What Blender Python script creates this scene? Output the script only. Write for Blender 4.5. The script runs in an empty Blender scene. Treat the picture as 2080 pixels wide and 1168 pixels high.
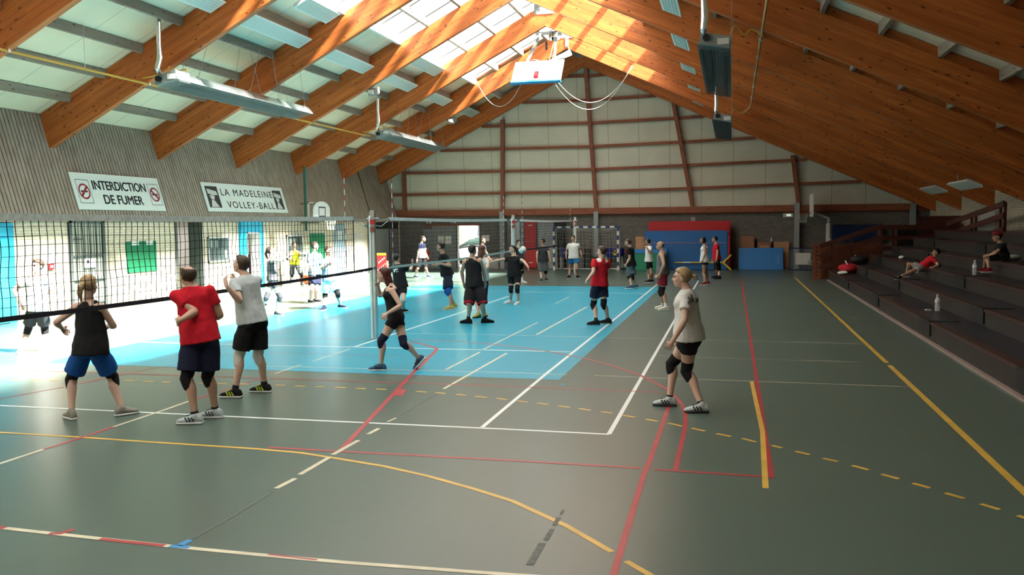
import bpy, bmesh, math, random
from mathutils import Vector, Matrix, noise, Euler
random.seed(7)
S = bpy.context.scene
C = S.collection
PI = math.pi
V = Vector
# ---------------------------------------------------------------- camera
cam = bpy.data.cameras.new('camera')
cam.sensor_width = 36.0
cam.lens = 1788.1 * 36.0 / 2080.0
cam.clip_end = 300
co = bpy.data.objects.new('camera', cam); C.objects.link(co)
YAW, PITCH, ROLL = 0.245726, 0.0714956, -0.0106904
fwd = V((-math.sin(YAW)*math.cos(PITCH), math.cos(YAW)*math.cos(PITCH), -math.sin(PITCH)))
r0 = V((math.cos(YAW), math.sin(YAW), 0)); u0 = r0.cross(fwd)
rt_ = r0*math.cos(ROLL) + u0*math.sin(ROLL); up_ = rt_.cross(fwd)
M = Matrix(((rt_.x, up_.x, -fwd.x, 0), (rt_.y, up_.y, -fwd.y, 0), (rt_.z, up_.z, -fwd.z, 2.2), (0, 0, 0, 1)))
co.matrix_world = M
S.camera = co
# ---------------------------------------------------------------- sky, sun, exposure
w = bpy.data.worlds.new('sky'); S.world = w; w.use_nodes = True
bg = w.node_tree.nodes['Background']
bg.inputs['Color'].default_value = (0.92, 0.97, 1.0, 1); bg.inputs['Strength'].default_value = 1.0
sd = bpy.data.lights.new('sun', 'SUN'); sd.energy = 150; sd.angle = math.radians(6.5); sd.color = (1.0, 0.97, 0.91)
so = bpy.data.objects.new('sun', sd); C.objects.link(so); so.location = (20, -5, 30)
so.rotation_euler = V((-0.84, 0.2, -1.0)).to_track_quat('-Z', 'Y').to_euler()
S.view_settings.view_transform = 'Standard'; S.view_settings.look = 'None'
S.view_settings.exposure = -0.26; S.view_settings.gamma = 1.0; S.view_settings.use_curve_mapping = False
cy = S.cycles
cy.use_denoising = True; cy.max_bounces = 10; cy.diffuse_bounces = 6; cy.glossy_bounces = 4
cy.transmission_bounces = 6; cy.transparent_max_bounces = 12; cy.sample_clamp_indirect = 8.0
cy.caustics_reflective = False; cy.caustics_refractive = False
def portal(name, loc, rot, sx, sy):
    l = bpy.data.lights.new(name, 'AREA'); l.shape = 'RECTANGLE'; l.size = sx; l.size_y = sy; l.cycles.is_portal = True
    o = bpy.data.objects.new(name, l); C.objects.link(o); o.location = loc; o.rotation_euler = rot
# roof profile (underside of the rafters)
RX, RZ, SL, SR = -6.8, 9.55, 0.508, 0.457
def rb(x): return RZ + (SL*(x-RX) if x < RX else -SR*(x-RX))
FR = [41.5, 37.1, 32.7, 28.3, 23.86, 19.43, 15.02, 10.6, 6.2, 1.8, -2.6]
YF, YB = -5.0, 42.6
SKL, SKR, SKY = -10.87, -2.73, 37.1
portal('skylight_portal', ((SKL+RX)/2, (YF+SKY)/2, rb((SKL+RX)/2)+1.0), (0, -math.atan(SL), 0), (RX-SKL)*1.12, SKY-YF)
portal('skylight_portal', ((SKR+RX)/2, (YF+SKY)/2, rb((SKR+RX)/2)+1.0), (0, math.atan(SR), 0), (SKR-RX)*1.1, SKY-YF)
portal('doorway_portal', (-12.95, 42.75, 1.05), (-PI/2, 0, 0), 1.25, 2.1)
# ---------------------------------------------------------------- helpers
class MB:
    def __init__(s): s.v = []; s.f = []; s.m = []
    def add(s, vs, fs, mi=0):
        b = len(s.v); s.v += [tuple(p) for p in vs]; s.f += [tuple(i+b for i in f) for f in fs]; s.m += [mi]*len(fs); return s
    def box(s, a, b, mi=0):
        x0, y0, z0 = (min(a[i], b[i]) for i in range(3)); x1, y1, z1 = (max(a[i], b[i]) for i in range(3))
        return s.add([(x0,y0,z0),(x1,y0,z0),(x1,y1,z0),(x0,y1,z0),(x0,y0,z1),(x1,y0,z1),(x1,y1,z1),(x0,y1,z1)],
                     [(0,3,2,1),(4,5,6,7),(0,1,5,4),(1,2,6,5),(2,3,7,6),(3,0,4,7)], mi)
    def bar(s, p, q, wx, wz, mi=0, up=(0,0,1)):
        p, q = V(p), V(q); d = (q-p).normalized(); u = V(up)
        if abs(d.dot(u)) > .98: u = V((1,0,0))
        sd = d.cross(u).normalized(); u = sd.cross(d).normalized(); a = sd*wx/2; c = u*wz/2
        return s.add([p-a-c,p+a-c,p+a+c,p-a+c,q-a-c,q+a-c,q+a+c,q-a+c], [(3,2,1,0),(4,5,6,7),(0,1,5,4),(1,2,6,5),(2,3,7,6),(3,0,4,7)], mi)
    def prism(s, poly, off, mi=0):           # polygon (3D points) swept by off
        n = len(poly); o = V(off); a = [V(p) for p in poly]
        return s.add(a+[p+o for p in a], [tuple(range(n))[::-1], tuple(range(n, 2*n))]+[(i,(i+1)%n,(i+1)%n+n,i+n) for i in range(n)], mi)
    def tube(s, pts, r, n=8, mi=0, close=False):
        P = [V(p) for p in pts]; k = len(P); R = r if isinstance(r, (list, tuple)) else [r]*k
        t = (P[1]-P[0]).normalized(); nrm = t.orthogonal().normalized(); vs = []
        for i in range(k):
            if close: d = P[(i+1)%k]-P[i-1]
            else: d = (P[min(i+1,k-1)]-P[max(i-1,0)])
            d = d.normalized() if d.length > 1e-9 else t
            nrm = (nrm - d*nrm.dot(d)); nrm = nrm.normalized() if nrm.length > 1e-6 else d.orthogonal().normalized(); bn = d.cross(nrm)
            vs += [P[i]+(nrm*math.cos(2*PI*j/n)+bn*math.sin(2*PI*j/n))*R[i] for j in range(n)]
        fs = [(i*n+j, i*n+(j+1)%n, ((i+1)%k)*n+(j+1)%n, ((i+1)%k)*n+j) for i in range(k if close else k-1) for j in range(n)]
        if not close: fs += [tuple(range(n))[::-1], tuple(range((k-1)*n, k*n))]
        return s.add(vs, fs, mi)
    def lathe(s, prof, c=(0,0,0), n=16, mi=0):
        c = V(c); vs = []; k = len(prof)
        for r, z in prof: vs += [c+V((r*math.cos(2*PI*j/n), r*math.sin(2*PI*j/n), z)) for j in range(n)]
        fs = [(i*n+j, i*n+(j+1)%n, (i+1)*n+(j+1)%n, (i+1)*n+j) for i in range(k-1) for j in range(n)]
        return s.add(vs, fs+[tuple(range(n))[::-1], tuple(range((k-1)*n, k*n))], mi)
    def ball(s, c, r, n=12, mi=0, sc=(1,1,1)):
        prof = [(max(1e-4, r*math.sin(PI*i/n)), -r*math.cos(PI*i/n)) for i in range(n+1)]; b = len(s.v)
        s.lathe(prof, (0,0,0), n+4, mi); c = V(c)
        for i in range(b, len(s.v)): s.v[i] = tuple(c+V((s.v[i][0]*sc[0], s.v[i][1]*sc[1], s.v[i][2]*sc[2])))
        return s
    def loft(s, rings, n=14, mi=0):          # rings: (centre, axis u, axis v, ru, rv)
        vs = []
        for c, a, b, ru, rv in rings: vs += [V(c)+V(a)*(ru*math.cos(2*PI*j/n))+V(b)*(rv*math.sin(2*PI*j/n)) for j in range(n)]
        k = len(rings)
        return s.add(vs, [(i*n+j, i*n+(j+1)%n, (i+1)*n+(j+1)%n, (i+1)*n+j) for i in range(k-1) for j in range(n)]+[tuple(range(n))[::-1], tuple(range((k-1)*n, k*n))], mi)
    def build(s, name, mats, parent=None, smooth=False, bevel=0):
        me = bpy.data.meshes.new(name); me.from_pydata(s.v, [], s.f)
        ms = mats if isinstance(mats, (list, tuple)) else [mats]
        for m in ms: me.materials.append(m)
        if len(ms) > 1: me.polygons.foreach_set('material_index', s.m)
        bm = bmesh.new(); bm.from_mesh(me); bmesh.ops.recalc_face_normals(bm, faces=bm.faces)
        if bevel: bmesh.ops.bevel(bm, geom=bm.edges[:], offset=bevel, segments=2, affect='EDGES', clamp_overlap=True)
        bm.to_mesh(me); bm.free()
        if smooth: me.polygons.foreach_set('use_smooth', [True]*len(me.polygons))
        o = bpy.data.objects.new(name, me); C.objects.link(o)
        if parent is not None:
            o.parent = parent
            if parent.type == 'EMPTY':           # points are given in the place's own coordinates
                o.matrix_parent_inverse = MW(parent).inverted()
            else: o.matrix_parent_inverse = Matrix()
        return o
def MW(o):
    m = Matrix.LocRotScale(o.location, o.rotation_euler, o.scale)
    return m if o.parent is None else MW(o.parent) @ o.matrix_parent_inverse @ m
def tag(o, label=None, cat=None, group=None, kind=None):
    if label: o['label'] = label
    if cat: o['category'] = cat
    if group: o['group'] = group
    if kind: o['kind'] = kind
    return o
def thing(name, label, cat, loc=(0,0,0), group=None):
    o = bpy.data.objects.new(name, None); C.objects.link(o); o.location = loc; o.empty_display_size = .1
    return tag(o, label, cat, group)
def struct(o): o['kind'] = 'structure'; return o
def dup(root, off, label=None):
    r = root.copy(); C.objects.link(r); r.location = root.location + V(off)
    if label: r['label'] = label
    for ch in list(root.children):
        c = ch.copy(); C.objects.link(c); c.parent = r
        if root.type == 'EMPTY': c.matrix_parent_inverse = ch.matrix_parent_inverse
        for g in list(ch.children):
            d = g.copy(); C.objects.link(d); d.parent = c
    return r
# ---------------------------------------------------------------- materials
def mat(name, col, rough=.6, spec=.4, metal=0, nz=0, nscale=8, alpha=None, emit=None, bump=0, bscale=60, coat=0):
    m = bpy.data.materials.new(name); m.use_nodes = True; nt = m.node_tree; b = nt.nodes['Principled BSDF']
    b.inputs['Roughness'].default_value = rough; b.inputs['Specular IOR Level'].default_value = spec; b.inputs['Metallic'].default_value = metal
    c = (*col, 1) if len(col) == 3 else col
    b.inputs['Base Color'].default_value = c
    if coat: b.inputs['Coat Weight'].default_value = coat
    tc = None
    if nz or bump: tc = nt.nodes.new('ShaderNodeTexCoord')
    if nz:
        n = nt.nodes.new('ShaderNodeTexNoise'); n.inputs['Scale'].default_value = nscale; n.inputs['Detail'].default_value = 4
        nt.links.new(tc.outputs['Object'], n.inputs['Vector'])
        r = nt.nodes.new('ShaderNodeValToRGB'); nt.links.new(n.outputs['Fac'], r.inputs['Fac'])
        r.color_ramp.elements[0].position = .3; r.color_ramp.elements[1].position = .7
        r.color_ramp.elements[0].color = tuple(max(0, x*(1-nz)) for x in c[:3])+(1,); r.color_ramp.elements[1].color = tuple(min(1, x*(1+nz)) for x in c[:3])+(1,)
        nt.links.new(r.outputs['Color'], b.inputs['Base Color'])
    if bump:
        n2 = nt.nodes.new('ShaderNodeTexNoise'); n2.inputs['Scale'].default_value = bscale
        nt.links.new(tc.outputs['Object'], n2.inputs['Vector'])
        bp = nt.nodes.new('ShaderNodeBump'); bp.inputs['Strength'].default_value = bump; bp.inputs['Distance'].default_value = .01
        nt.links.new(n2.outputs['Fac'], bp.inputs['Height']); nt.links.new(bp.outputs['Normal'], b.inputs['Normal'])
    if alpha is not None: b.inputs['Alpha'].default_value = alpha
    if emit: b.inputs['Emission Color'].default_value = c; b.inputs['Emission Strength'].default_value = emit
    return m
def brick_mat(name, c1, c2, mortar, axes='YZ', bw=.22, rh=.07):
    m = bpy.data.materials.new(name); m.use_nodes = True; nt = m.node_tree; b = nt.nodes['Principled BSDF']; L = nt.links.new
    tc = nt.nodes.new('ShaderNodeTexCoord'); sp = nt.nodes.new('ShaderNodeSeparateXYZ'); cb = nt.nodes.new('ShaderNodeCombineXYZ')
    L(tc.outputs['Object'], sp.inputs[0]); L(sp.outputs[axes[0]], cb.inputs['X']); L(sp.outputs[axes[1]], cb.inputs['Y'])
    br = nt.nodes.new('ShaderNodeTexBrick'); L(cb.outputs[0], br.inputs['Vector'])
    br.inputs['Scale'].default_value = 1; br.inputs['Brick Width'].default_value = bw; br.inputs['Row Height'].default_value = rh
    br.inputs['Mortar Size'].default_value = .006; br.inputs['Mortar Smooth'].default_value = .2; br.inputs['Bias'].default_value = 0
    br.inputs['Color1'].default_value = (*c1, 1); br.inputs['Color2'].default_value = (*c2, 1); br.inputs['Mortar'].default_value = (*mortar, 1)
    L(br.outputs['Color'], b.inputs['Base Color']); b.inputs['Roughness'].default_value = .85; b.inputs['Specular IOR Level'].default_value = .2
    bp = nt.nodes.new('ShaderNodeBump'); bp.inputs['Strength'].default_value = .4; bp.inputs['Distance'].default_value = .006; bp.invert = True
    L(br.outputs['Fac'], bp.inputs['Height']); L(bp.outputs['Normal'], b.inputs['Normal'])
    return m
def wood_mat(name, c1, c2, rotY=0, scale=(.5, 9, 9), knots=True, rough=.5, lam=True):
    m = bpy.data.materials.new(name); m.use_nodes = True; nt = m.node_tree; b = nt.nodes['Principled BSDF']; L = nt.links.new
    tc = nt.nodes.new('ShaderNodeTexCoord'); r = nt.nodes.new('ShaderNodeVectorRotate'); r.rotation_type = 'Y_AXIS'; r.inputs['Angle'].default_value = rotY
    L(tc.outputs['Object'], r.inputs['Vector'])
    mp = nt.nodes.new('ShaderNodeMapping'); mp.inputs['Scale'].default_value = scale; L(r.outputs[0], mp.inputs['Vector'])
    n = nt.nodes.new('ShaderNodeTexNoise'); n.inputs['Scale'].default_value = 1; n.inputs['Detail'].default_value = 6; n.inputs['Roughness'].default_value = .65; L(mp.outputs[0], n.inputs['Vector'])
    cr = nt.nodes.new('ShaderNodeValToRGB'); cr.color_ramp.elements[0].position = .32; cr.color_ramp.elements[1].position = .68
    cr.color_ramp.elements[0].color = (*c1, 1); cr.color_ramp.elements[1].color = (*c2, 1); L(n.outputs['Fac'], cr.inputs['Fac'])
    col = cr.outputs['Color']
    if lam:                                  # every lamella of the glulam has its own tone, boards are finger-jointed
        br = nt.nodes.new('ShaderNodeTexBrick'); sp = nt.nodes.new('ShaderNodeSeparateXYZ'); cb = nt.nodes.new('ShaderNodeCombineXYZ')
        L(r.outputs[0], sp.inputs[0]); L(sp.outputs['X'], cb.inputs['X']); L(sp.outputs['Z'], cb.inputs['Y']); L(cb.outputs[0], br.inputs['Vector'])
        br.inputs['Scale'].default_value = 1; br.inputs['Brick Width'].default_value = 2.3; br.inputs['Row Height'].default_value = .075
        br.inputs['Mortar Size'].default_value = .0025; br.inputs['Color1'].default_value = (1.12,1.1,1.08,1); br.inputs['Color2'].default_value = (.86,.84,.82,1); br.inputs['Mortar'].default_value = (.7,.66,.62,1)
        mx = nt.nodes.new('ShaderNodeMix'); mx.data_type = 'RGBA'; mx.blend_type = 'MULTIPLY'; mx.inputs['Factor'].default_value = 1
        L(col, mx.inputs['A']); L(br.outputs['Color'], mx.inputs['B']); col = mx.outputs['Result']
    if knots:
        vo = nt.nodes.new('ShaderNodeTexVoronoi'); vo.inputs['Scale'].default_value = 1
        m2 = nt.nodes.new('ShaderNodeMapping'); m2.inputs['Scale'].default_value = (3.2, 3.2, 9); L(r.outputs[0], m2.inputs['Vector']); L(m2.outputs[0], vo.inputs['Vector'])
        k = nt.nodes.new('ShaderNodeMapRange'); k.inputs['From Min'].default_value = .09; k.inputs['From Max'].default_value = .2; L(vo.outputs['Distance'], k.inputs['Value'])
        mx = nt.nodes.new('ShaderNodeMix'); mx.data_type = 'RGBA'; mx.inputs['A'].default_value = tuple(x*.3 for x in c1)+(1,)
        L(k.outputs[0], mx.inputs['Factor']); L(col, mx.inputs['B']); col = mx.outputs['Result']
    L(col, b.inputs['Base Color']); b.inputs['Roughness'].default_value = rough; b.inputs['Specular IOR Level'].default_value = .35
    return m
def grid_mat(name, col, line, axes, per, wd, rough=.6, nz=.05):
    # plain sheet with thin dark joints every `per` metres along each axis
    m = mat(name, col, rough, .3, nz=nz, nscale=1.2); nt = m.node_tree; b = nt.nodes['Principled BSDF']; L = nt.links.new
    src = b.inputs['Base Color'].links[0].from_socket
    tc = nt.nodes.new('ShaderNodeTexCoord'); sp = nt.nodes.new('ShaderNodeSeparateXYZ'); L(tc.outputs['Object'], sp.inputs[0])
    for ax, p in zip(axes, per):
        d = nt.nodes.new('ShaderNodeMath'); d.operation = 'DIVIDE'; L(sp.outputs[ax], d.inputs[0]); d.inputs[1].default_value = p
        f = nt.nodes.new('ShaderNodeMath'); f.operation = 'FRACT'; L(d.outputs[0], f.inputs[0])
        g = nt.nodes.new('ShaderNodeMath'); g.operation = 'LESS_THAN'; L(f.outputs[0], g.inputs[0]); g.inputs[1].default_value = wd/p
        mx = nt.nodes.new('ShaderNodeMix'); mx.data_type = 'RGBA'; L(g.outputs[0], mx.inputs['Factor']); L(src, mx.inputs['A']); mx.inputs['B'].default_value = (*line, 1); src = mx.outputs['Result']
    L(src, b.inputs['Base Color']); return m
def floor_mat(name, col, dark, rough=.31):
    m = bpy.data.materials.new(name); m.use_nodes = True; nt = m.node_tree; b = nt.nodes['Principled BSDF']; L = nt.links.new
    tc = nt.nodes.new('ShaderNodeTexCoord')
    n = nt.nodes.new('ShaderNodeTexNoise'); n.inputs['Scale'].default_value = 6; n.inputs['Detail'].default_value = 2; L(tc.outputs['Object'], n.inputs['Vector'])
    n2 = nt.nodes.new('ShaderNodeTexNoise'); n2.inputs['Scale'].default_value = .5; n2.inputs['Detail'].default_value = 2; L(tc.outputs['Object'], n2.inputs['Vector'])
    a = nt.nodes.new('ShaderNodeMath'); a.operation = 'ADD'; L(n.outputs['Fac'], a.inputs[0]); L(n2.outputs['Fac'], a.inputs[1])
    r = nt.nodes.new('ShaderNodeMapRange'); r.inputs['From Min'].default_value = .6; r.inputs['From Max'].default_value = 1.4; L(a.outputs[0], r.inputs['Value'])
    mx = nt.nodes.new('ShaderNodeMix'); mx.data_type = 'RGBA'; L(r.outputs[0], mx.inputs['Factor']); mx.inputs['A'].default_value = (*dark, 1); mx.inputs['B'].default_value = (*col, 1)
    L(mx.outputs['Result'], b.inputs['Base Color'])
    rr = nt.nodes.new('ShaderNodeMapRange'); rr.inputs['To Min'].default_value = rough-.03; rr.inputs['To Max'].default_value = rough+.03; L(n2.outputs['Fac'], rr.inputs['Value']); L(rr.outputs[0], b.inputs['Roughness'])
    b.inputs['Specular IOR Level'].default_value = .34
    return m
M = {}
M['floor'] = floor_mat('sports floor green grey', (.082,.117,.100), (.075,.107,.091))
M['floorblue'] = floor_mat('sports floor blue', (.020,.33,.49), (.018,.31,.46))
M['lwhite'] = mat('line white', (.78,.80,.80), .35, .5); M['lred'] = mat('line red', (.36,.026,.036), .4, .5, nz=.12, nscale=3)
M['lyellow'] = mat('line yellow', (.60,.36,.06), .4, .5, nz=.15, nscale=3); M['lcream'] = mat('line cream', (.60,.54,.40), .4, .5, nz=.15, nscale=4)
M['lblue'] = mat('line blue', (.03,.22,.50), .4, .5); M['lstain'] = mat('scuff', (.11,.12,.11), .6, .3, nz=.3, nscale=20)
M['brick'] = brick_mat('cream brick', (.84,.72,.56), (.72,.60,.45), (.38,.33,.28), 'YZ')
M['brickx'] = brick_mat('cream brick end', (.62,.52,.42), (.50,.41,.32), (.30,.28,.24), 'XZ')
M['dbrick'] = brick_mat('dark brick', (.165,.145,.13), (.11,.10,.095), (.20,.19,.175), 'XZ')
M['slat'] = wood_mat('weathered slats', (.26,.195,.16), (.41,.33,.28), 0, (6,6,.6), False, .75, False)
M['black'] = mat('black', (.012,.012,.013), .6, .3); M['dark'] = mat('dark gap', (.03,.027,.025), .9, .1)
M['beamL'] = wood_mat('glulam left', (.36,.084,.017), (.57,.162,.038), math.atan(SL)); M['beamR'] = wood_mat('glulam right', (.36,.084,.017), (.57,.162,.038), -math.atan(SR))
M['redwood'] = wood_mat('red stained timber', (.21,.06,.032), (.30,.10,.055), 0, (.8,5,5), True, .6, False)
M['purlin'] = wood_mat('grey purlin', (.22,.175,.14), (.34,.28,.23), 0, (6,.5,6), True, .7, False)
M['ceil'] = grid_mat('insulation board', (.88,.73,.56), (.30,.30,.24), 'Y', (1.473,), .014)
M['gable'] = grid_mat('gable board', (.63,.60,.50), (.25,.23,.18), 'X', (1.45,), .02)
M['white'] = mat('white paint', (.78,.78,.76), .45, .4); M['offwhite'] = mat('off white', (.6,.6,.57), .6, .3)
M['grey'] = mat('grey steel', (.34,.36,.36), .45, .4, .3); M['dgrey'] = mat('dark grey', (.09,.10,.10), .5, .4); M['mgrey'] = mat('mid grey', (.22,.235,.235), .55, .3)
M['alu'] = mat('aluminium', (.72,.73,.74), .25, .5, .9); M['galv'] = mat('galvanised', (.55,.57,.57), .35, .5, .7, nz=.12, nscale=30)
M['plate'] = mat('steel plate', (.20,.21,.21), .6, .3); M['col'] = mat('grey column paint', (.30,.32,.33), .6, .3); M['concrete'] = mat('concrete', (.40,.38,.36), .9, .2, nz=.15)
M['dooblue'] = mat('blue door paint', (.03,.37,.56), .4, .4); M['dooblue2'] = mat('blue door panel', (.05,.46,.66), .4, .4); M['paleblue'] = mat('pale blue door', (.30,.40,.46), .5, .3)
M['green'] = mat('green board', (.02,.20,.09), .6, .3); M['dgreen'] = mat('dark green grey door', (.085,.105,.09), .5, .3)
M['red'] = mat('red vinyl', (.44,.015,.02), .4, .4, bump=.1, bscale=6); M['redfab'] = mat('red fabric', (.46,.02,.03), .85, .2); M['rim'] = mat('rim orange', (.50,.09,.03), .4, .4)
M['blue'] = mat('blue vinyl', (.018,.12,.34), .4, .4, bump=.12, bscale=5); M['blue2'] = mat('light blue vinyl', (.035,.21,.56), .45, .4); M['matgreen'] = mat('green vinyl', (.02,.22,.13), .45, .4)
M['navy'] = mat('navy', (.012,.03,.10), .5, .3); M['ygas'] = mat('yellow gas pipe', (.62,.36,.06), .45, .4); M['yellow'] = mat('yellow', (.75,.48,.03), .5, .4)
M['ply'] = wood_mat('plywood', (.42,.22,.11), (.52,.29,.16), 0, (3,3,.5), False, .6, False); M['carton'] = mat('brown board', (.30,.145,.085), .7, .2, nz=.08)
M['bleach'] = mat('bleacher paint', (.034,.028,.026), .6, .2, nz=.15, nscale=3); M['bleachtop'] = mat('bleacher tread', (.021,.023,.034), .35, .35, nz=.12, nscale=4); M['lip'] = mat('bleacher edge', (.04,.012,.011), .5, .4)
M['rail'] = wood_mat('dark red rail', (.055,.014,.010), (.085,.022,.015), 0, (.8,5,5), False, .5, False); M['rail2'] = wood_mat('orange brown rail', (.17,.05,.022), (.23,.075,.035), 0, (.8,5,5), False, .55, False)
M['glass'] = mat('board glass', (.10,.13,.13), .12, .5); M['foliage'] = mat('foliage', (.26,.31,.15), .8, .2, nz=.5, nscale=5); M['tarmac'] = mat('pale paving', (.42,.41,.38), .9, .2, nz=.1)
M['carpaint'] = mat('car paint', (.70,.71,.72), .25, .5, coat=.5); M['carglass'] = mat('car glass', (.02,.035,.03), .08, .5); M['netblk'] = mat('net black', (.02,.02,.022), .8, .1)
M['netwht'] = mat('net cord white', (.55,.54,.50), .8, .1); M['tape'] = mat('net tape', (.50,.56,.54), .7, .2, nz=.18, nscale=14); M['tapeblk'] = mat('net tape dark', (.016,.014,.022), .8, .2); M['tapeteal'] = mat('net tape teal', (.34,.46,.44), .7, .2)
M['plastic'] = None
def panel_mat():
    m = bpy.data.materials.new('skylight sheet'); m.use_nodes = True; nt = m.node_tree; nt.nodes.clear(); L = nt.links.new
    o = nt.nodes.new('ShaderNodeOutputMaterial'); t = nt.nodes.new('ShaderNodeBsdfTransparent'); t.inputs[0].default_value = (.86,.88,.86,1)
    d = nt.nodes.new('ShaderNodeBsdfTranslucent'); d.inputs[0].default_value = (.85,.87,.87,1)
    mx = nt.nodes.new('ShaderNodeMixShader'); mx.inputs[0].default_value = .10; L(t.outputs[0], mx.inputs[1]); L(d.outputs[0], mx.inputs[2]); L(mx.outputs[0], o.inputs['Surface']); return m
M['sheet'] = panel_mat()
def bottle_mat():
    m = bpy.data.materials.new('clear plastic'); m.use_nodes = True; b = m.node_tree.nodes['Principled BSDF']
    b.inputs['Base Color'].default_value = (.86,.9,.92,1); b.inputs['Roughness'].default_value = .08; b.inputs['Alpha'].default_value = .45; b.inputs['Specular IOR Level'].default_value = .34
    return m
M['plastic'] = bottle_mat()
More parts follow.
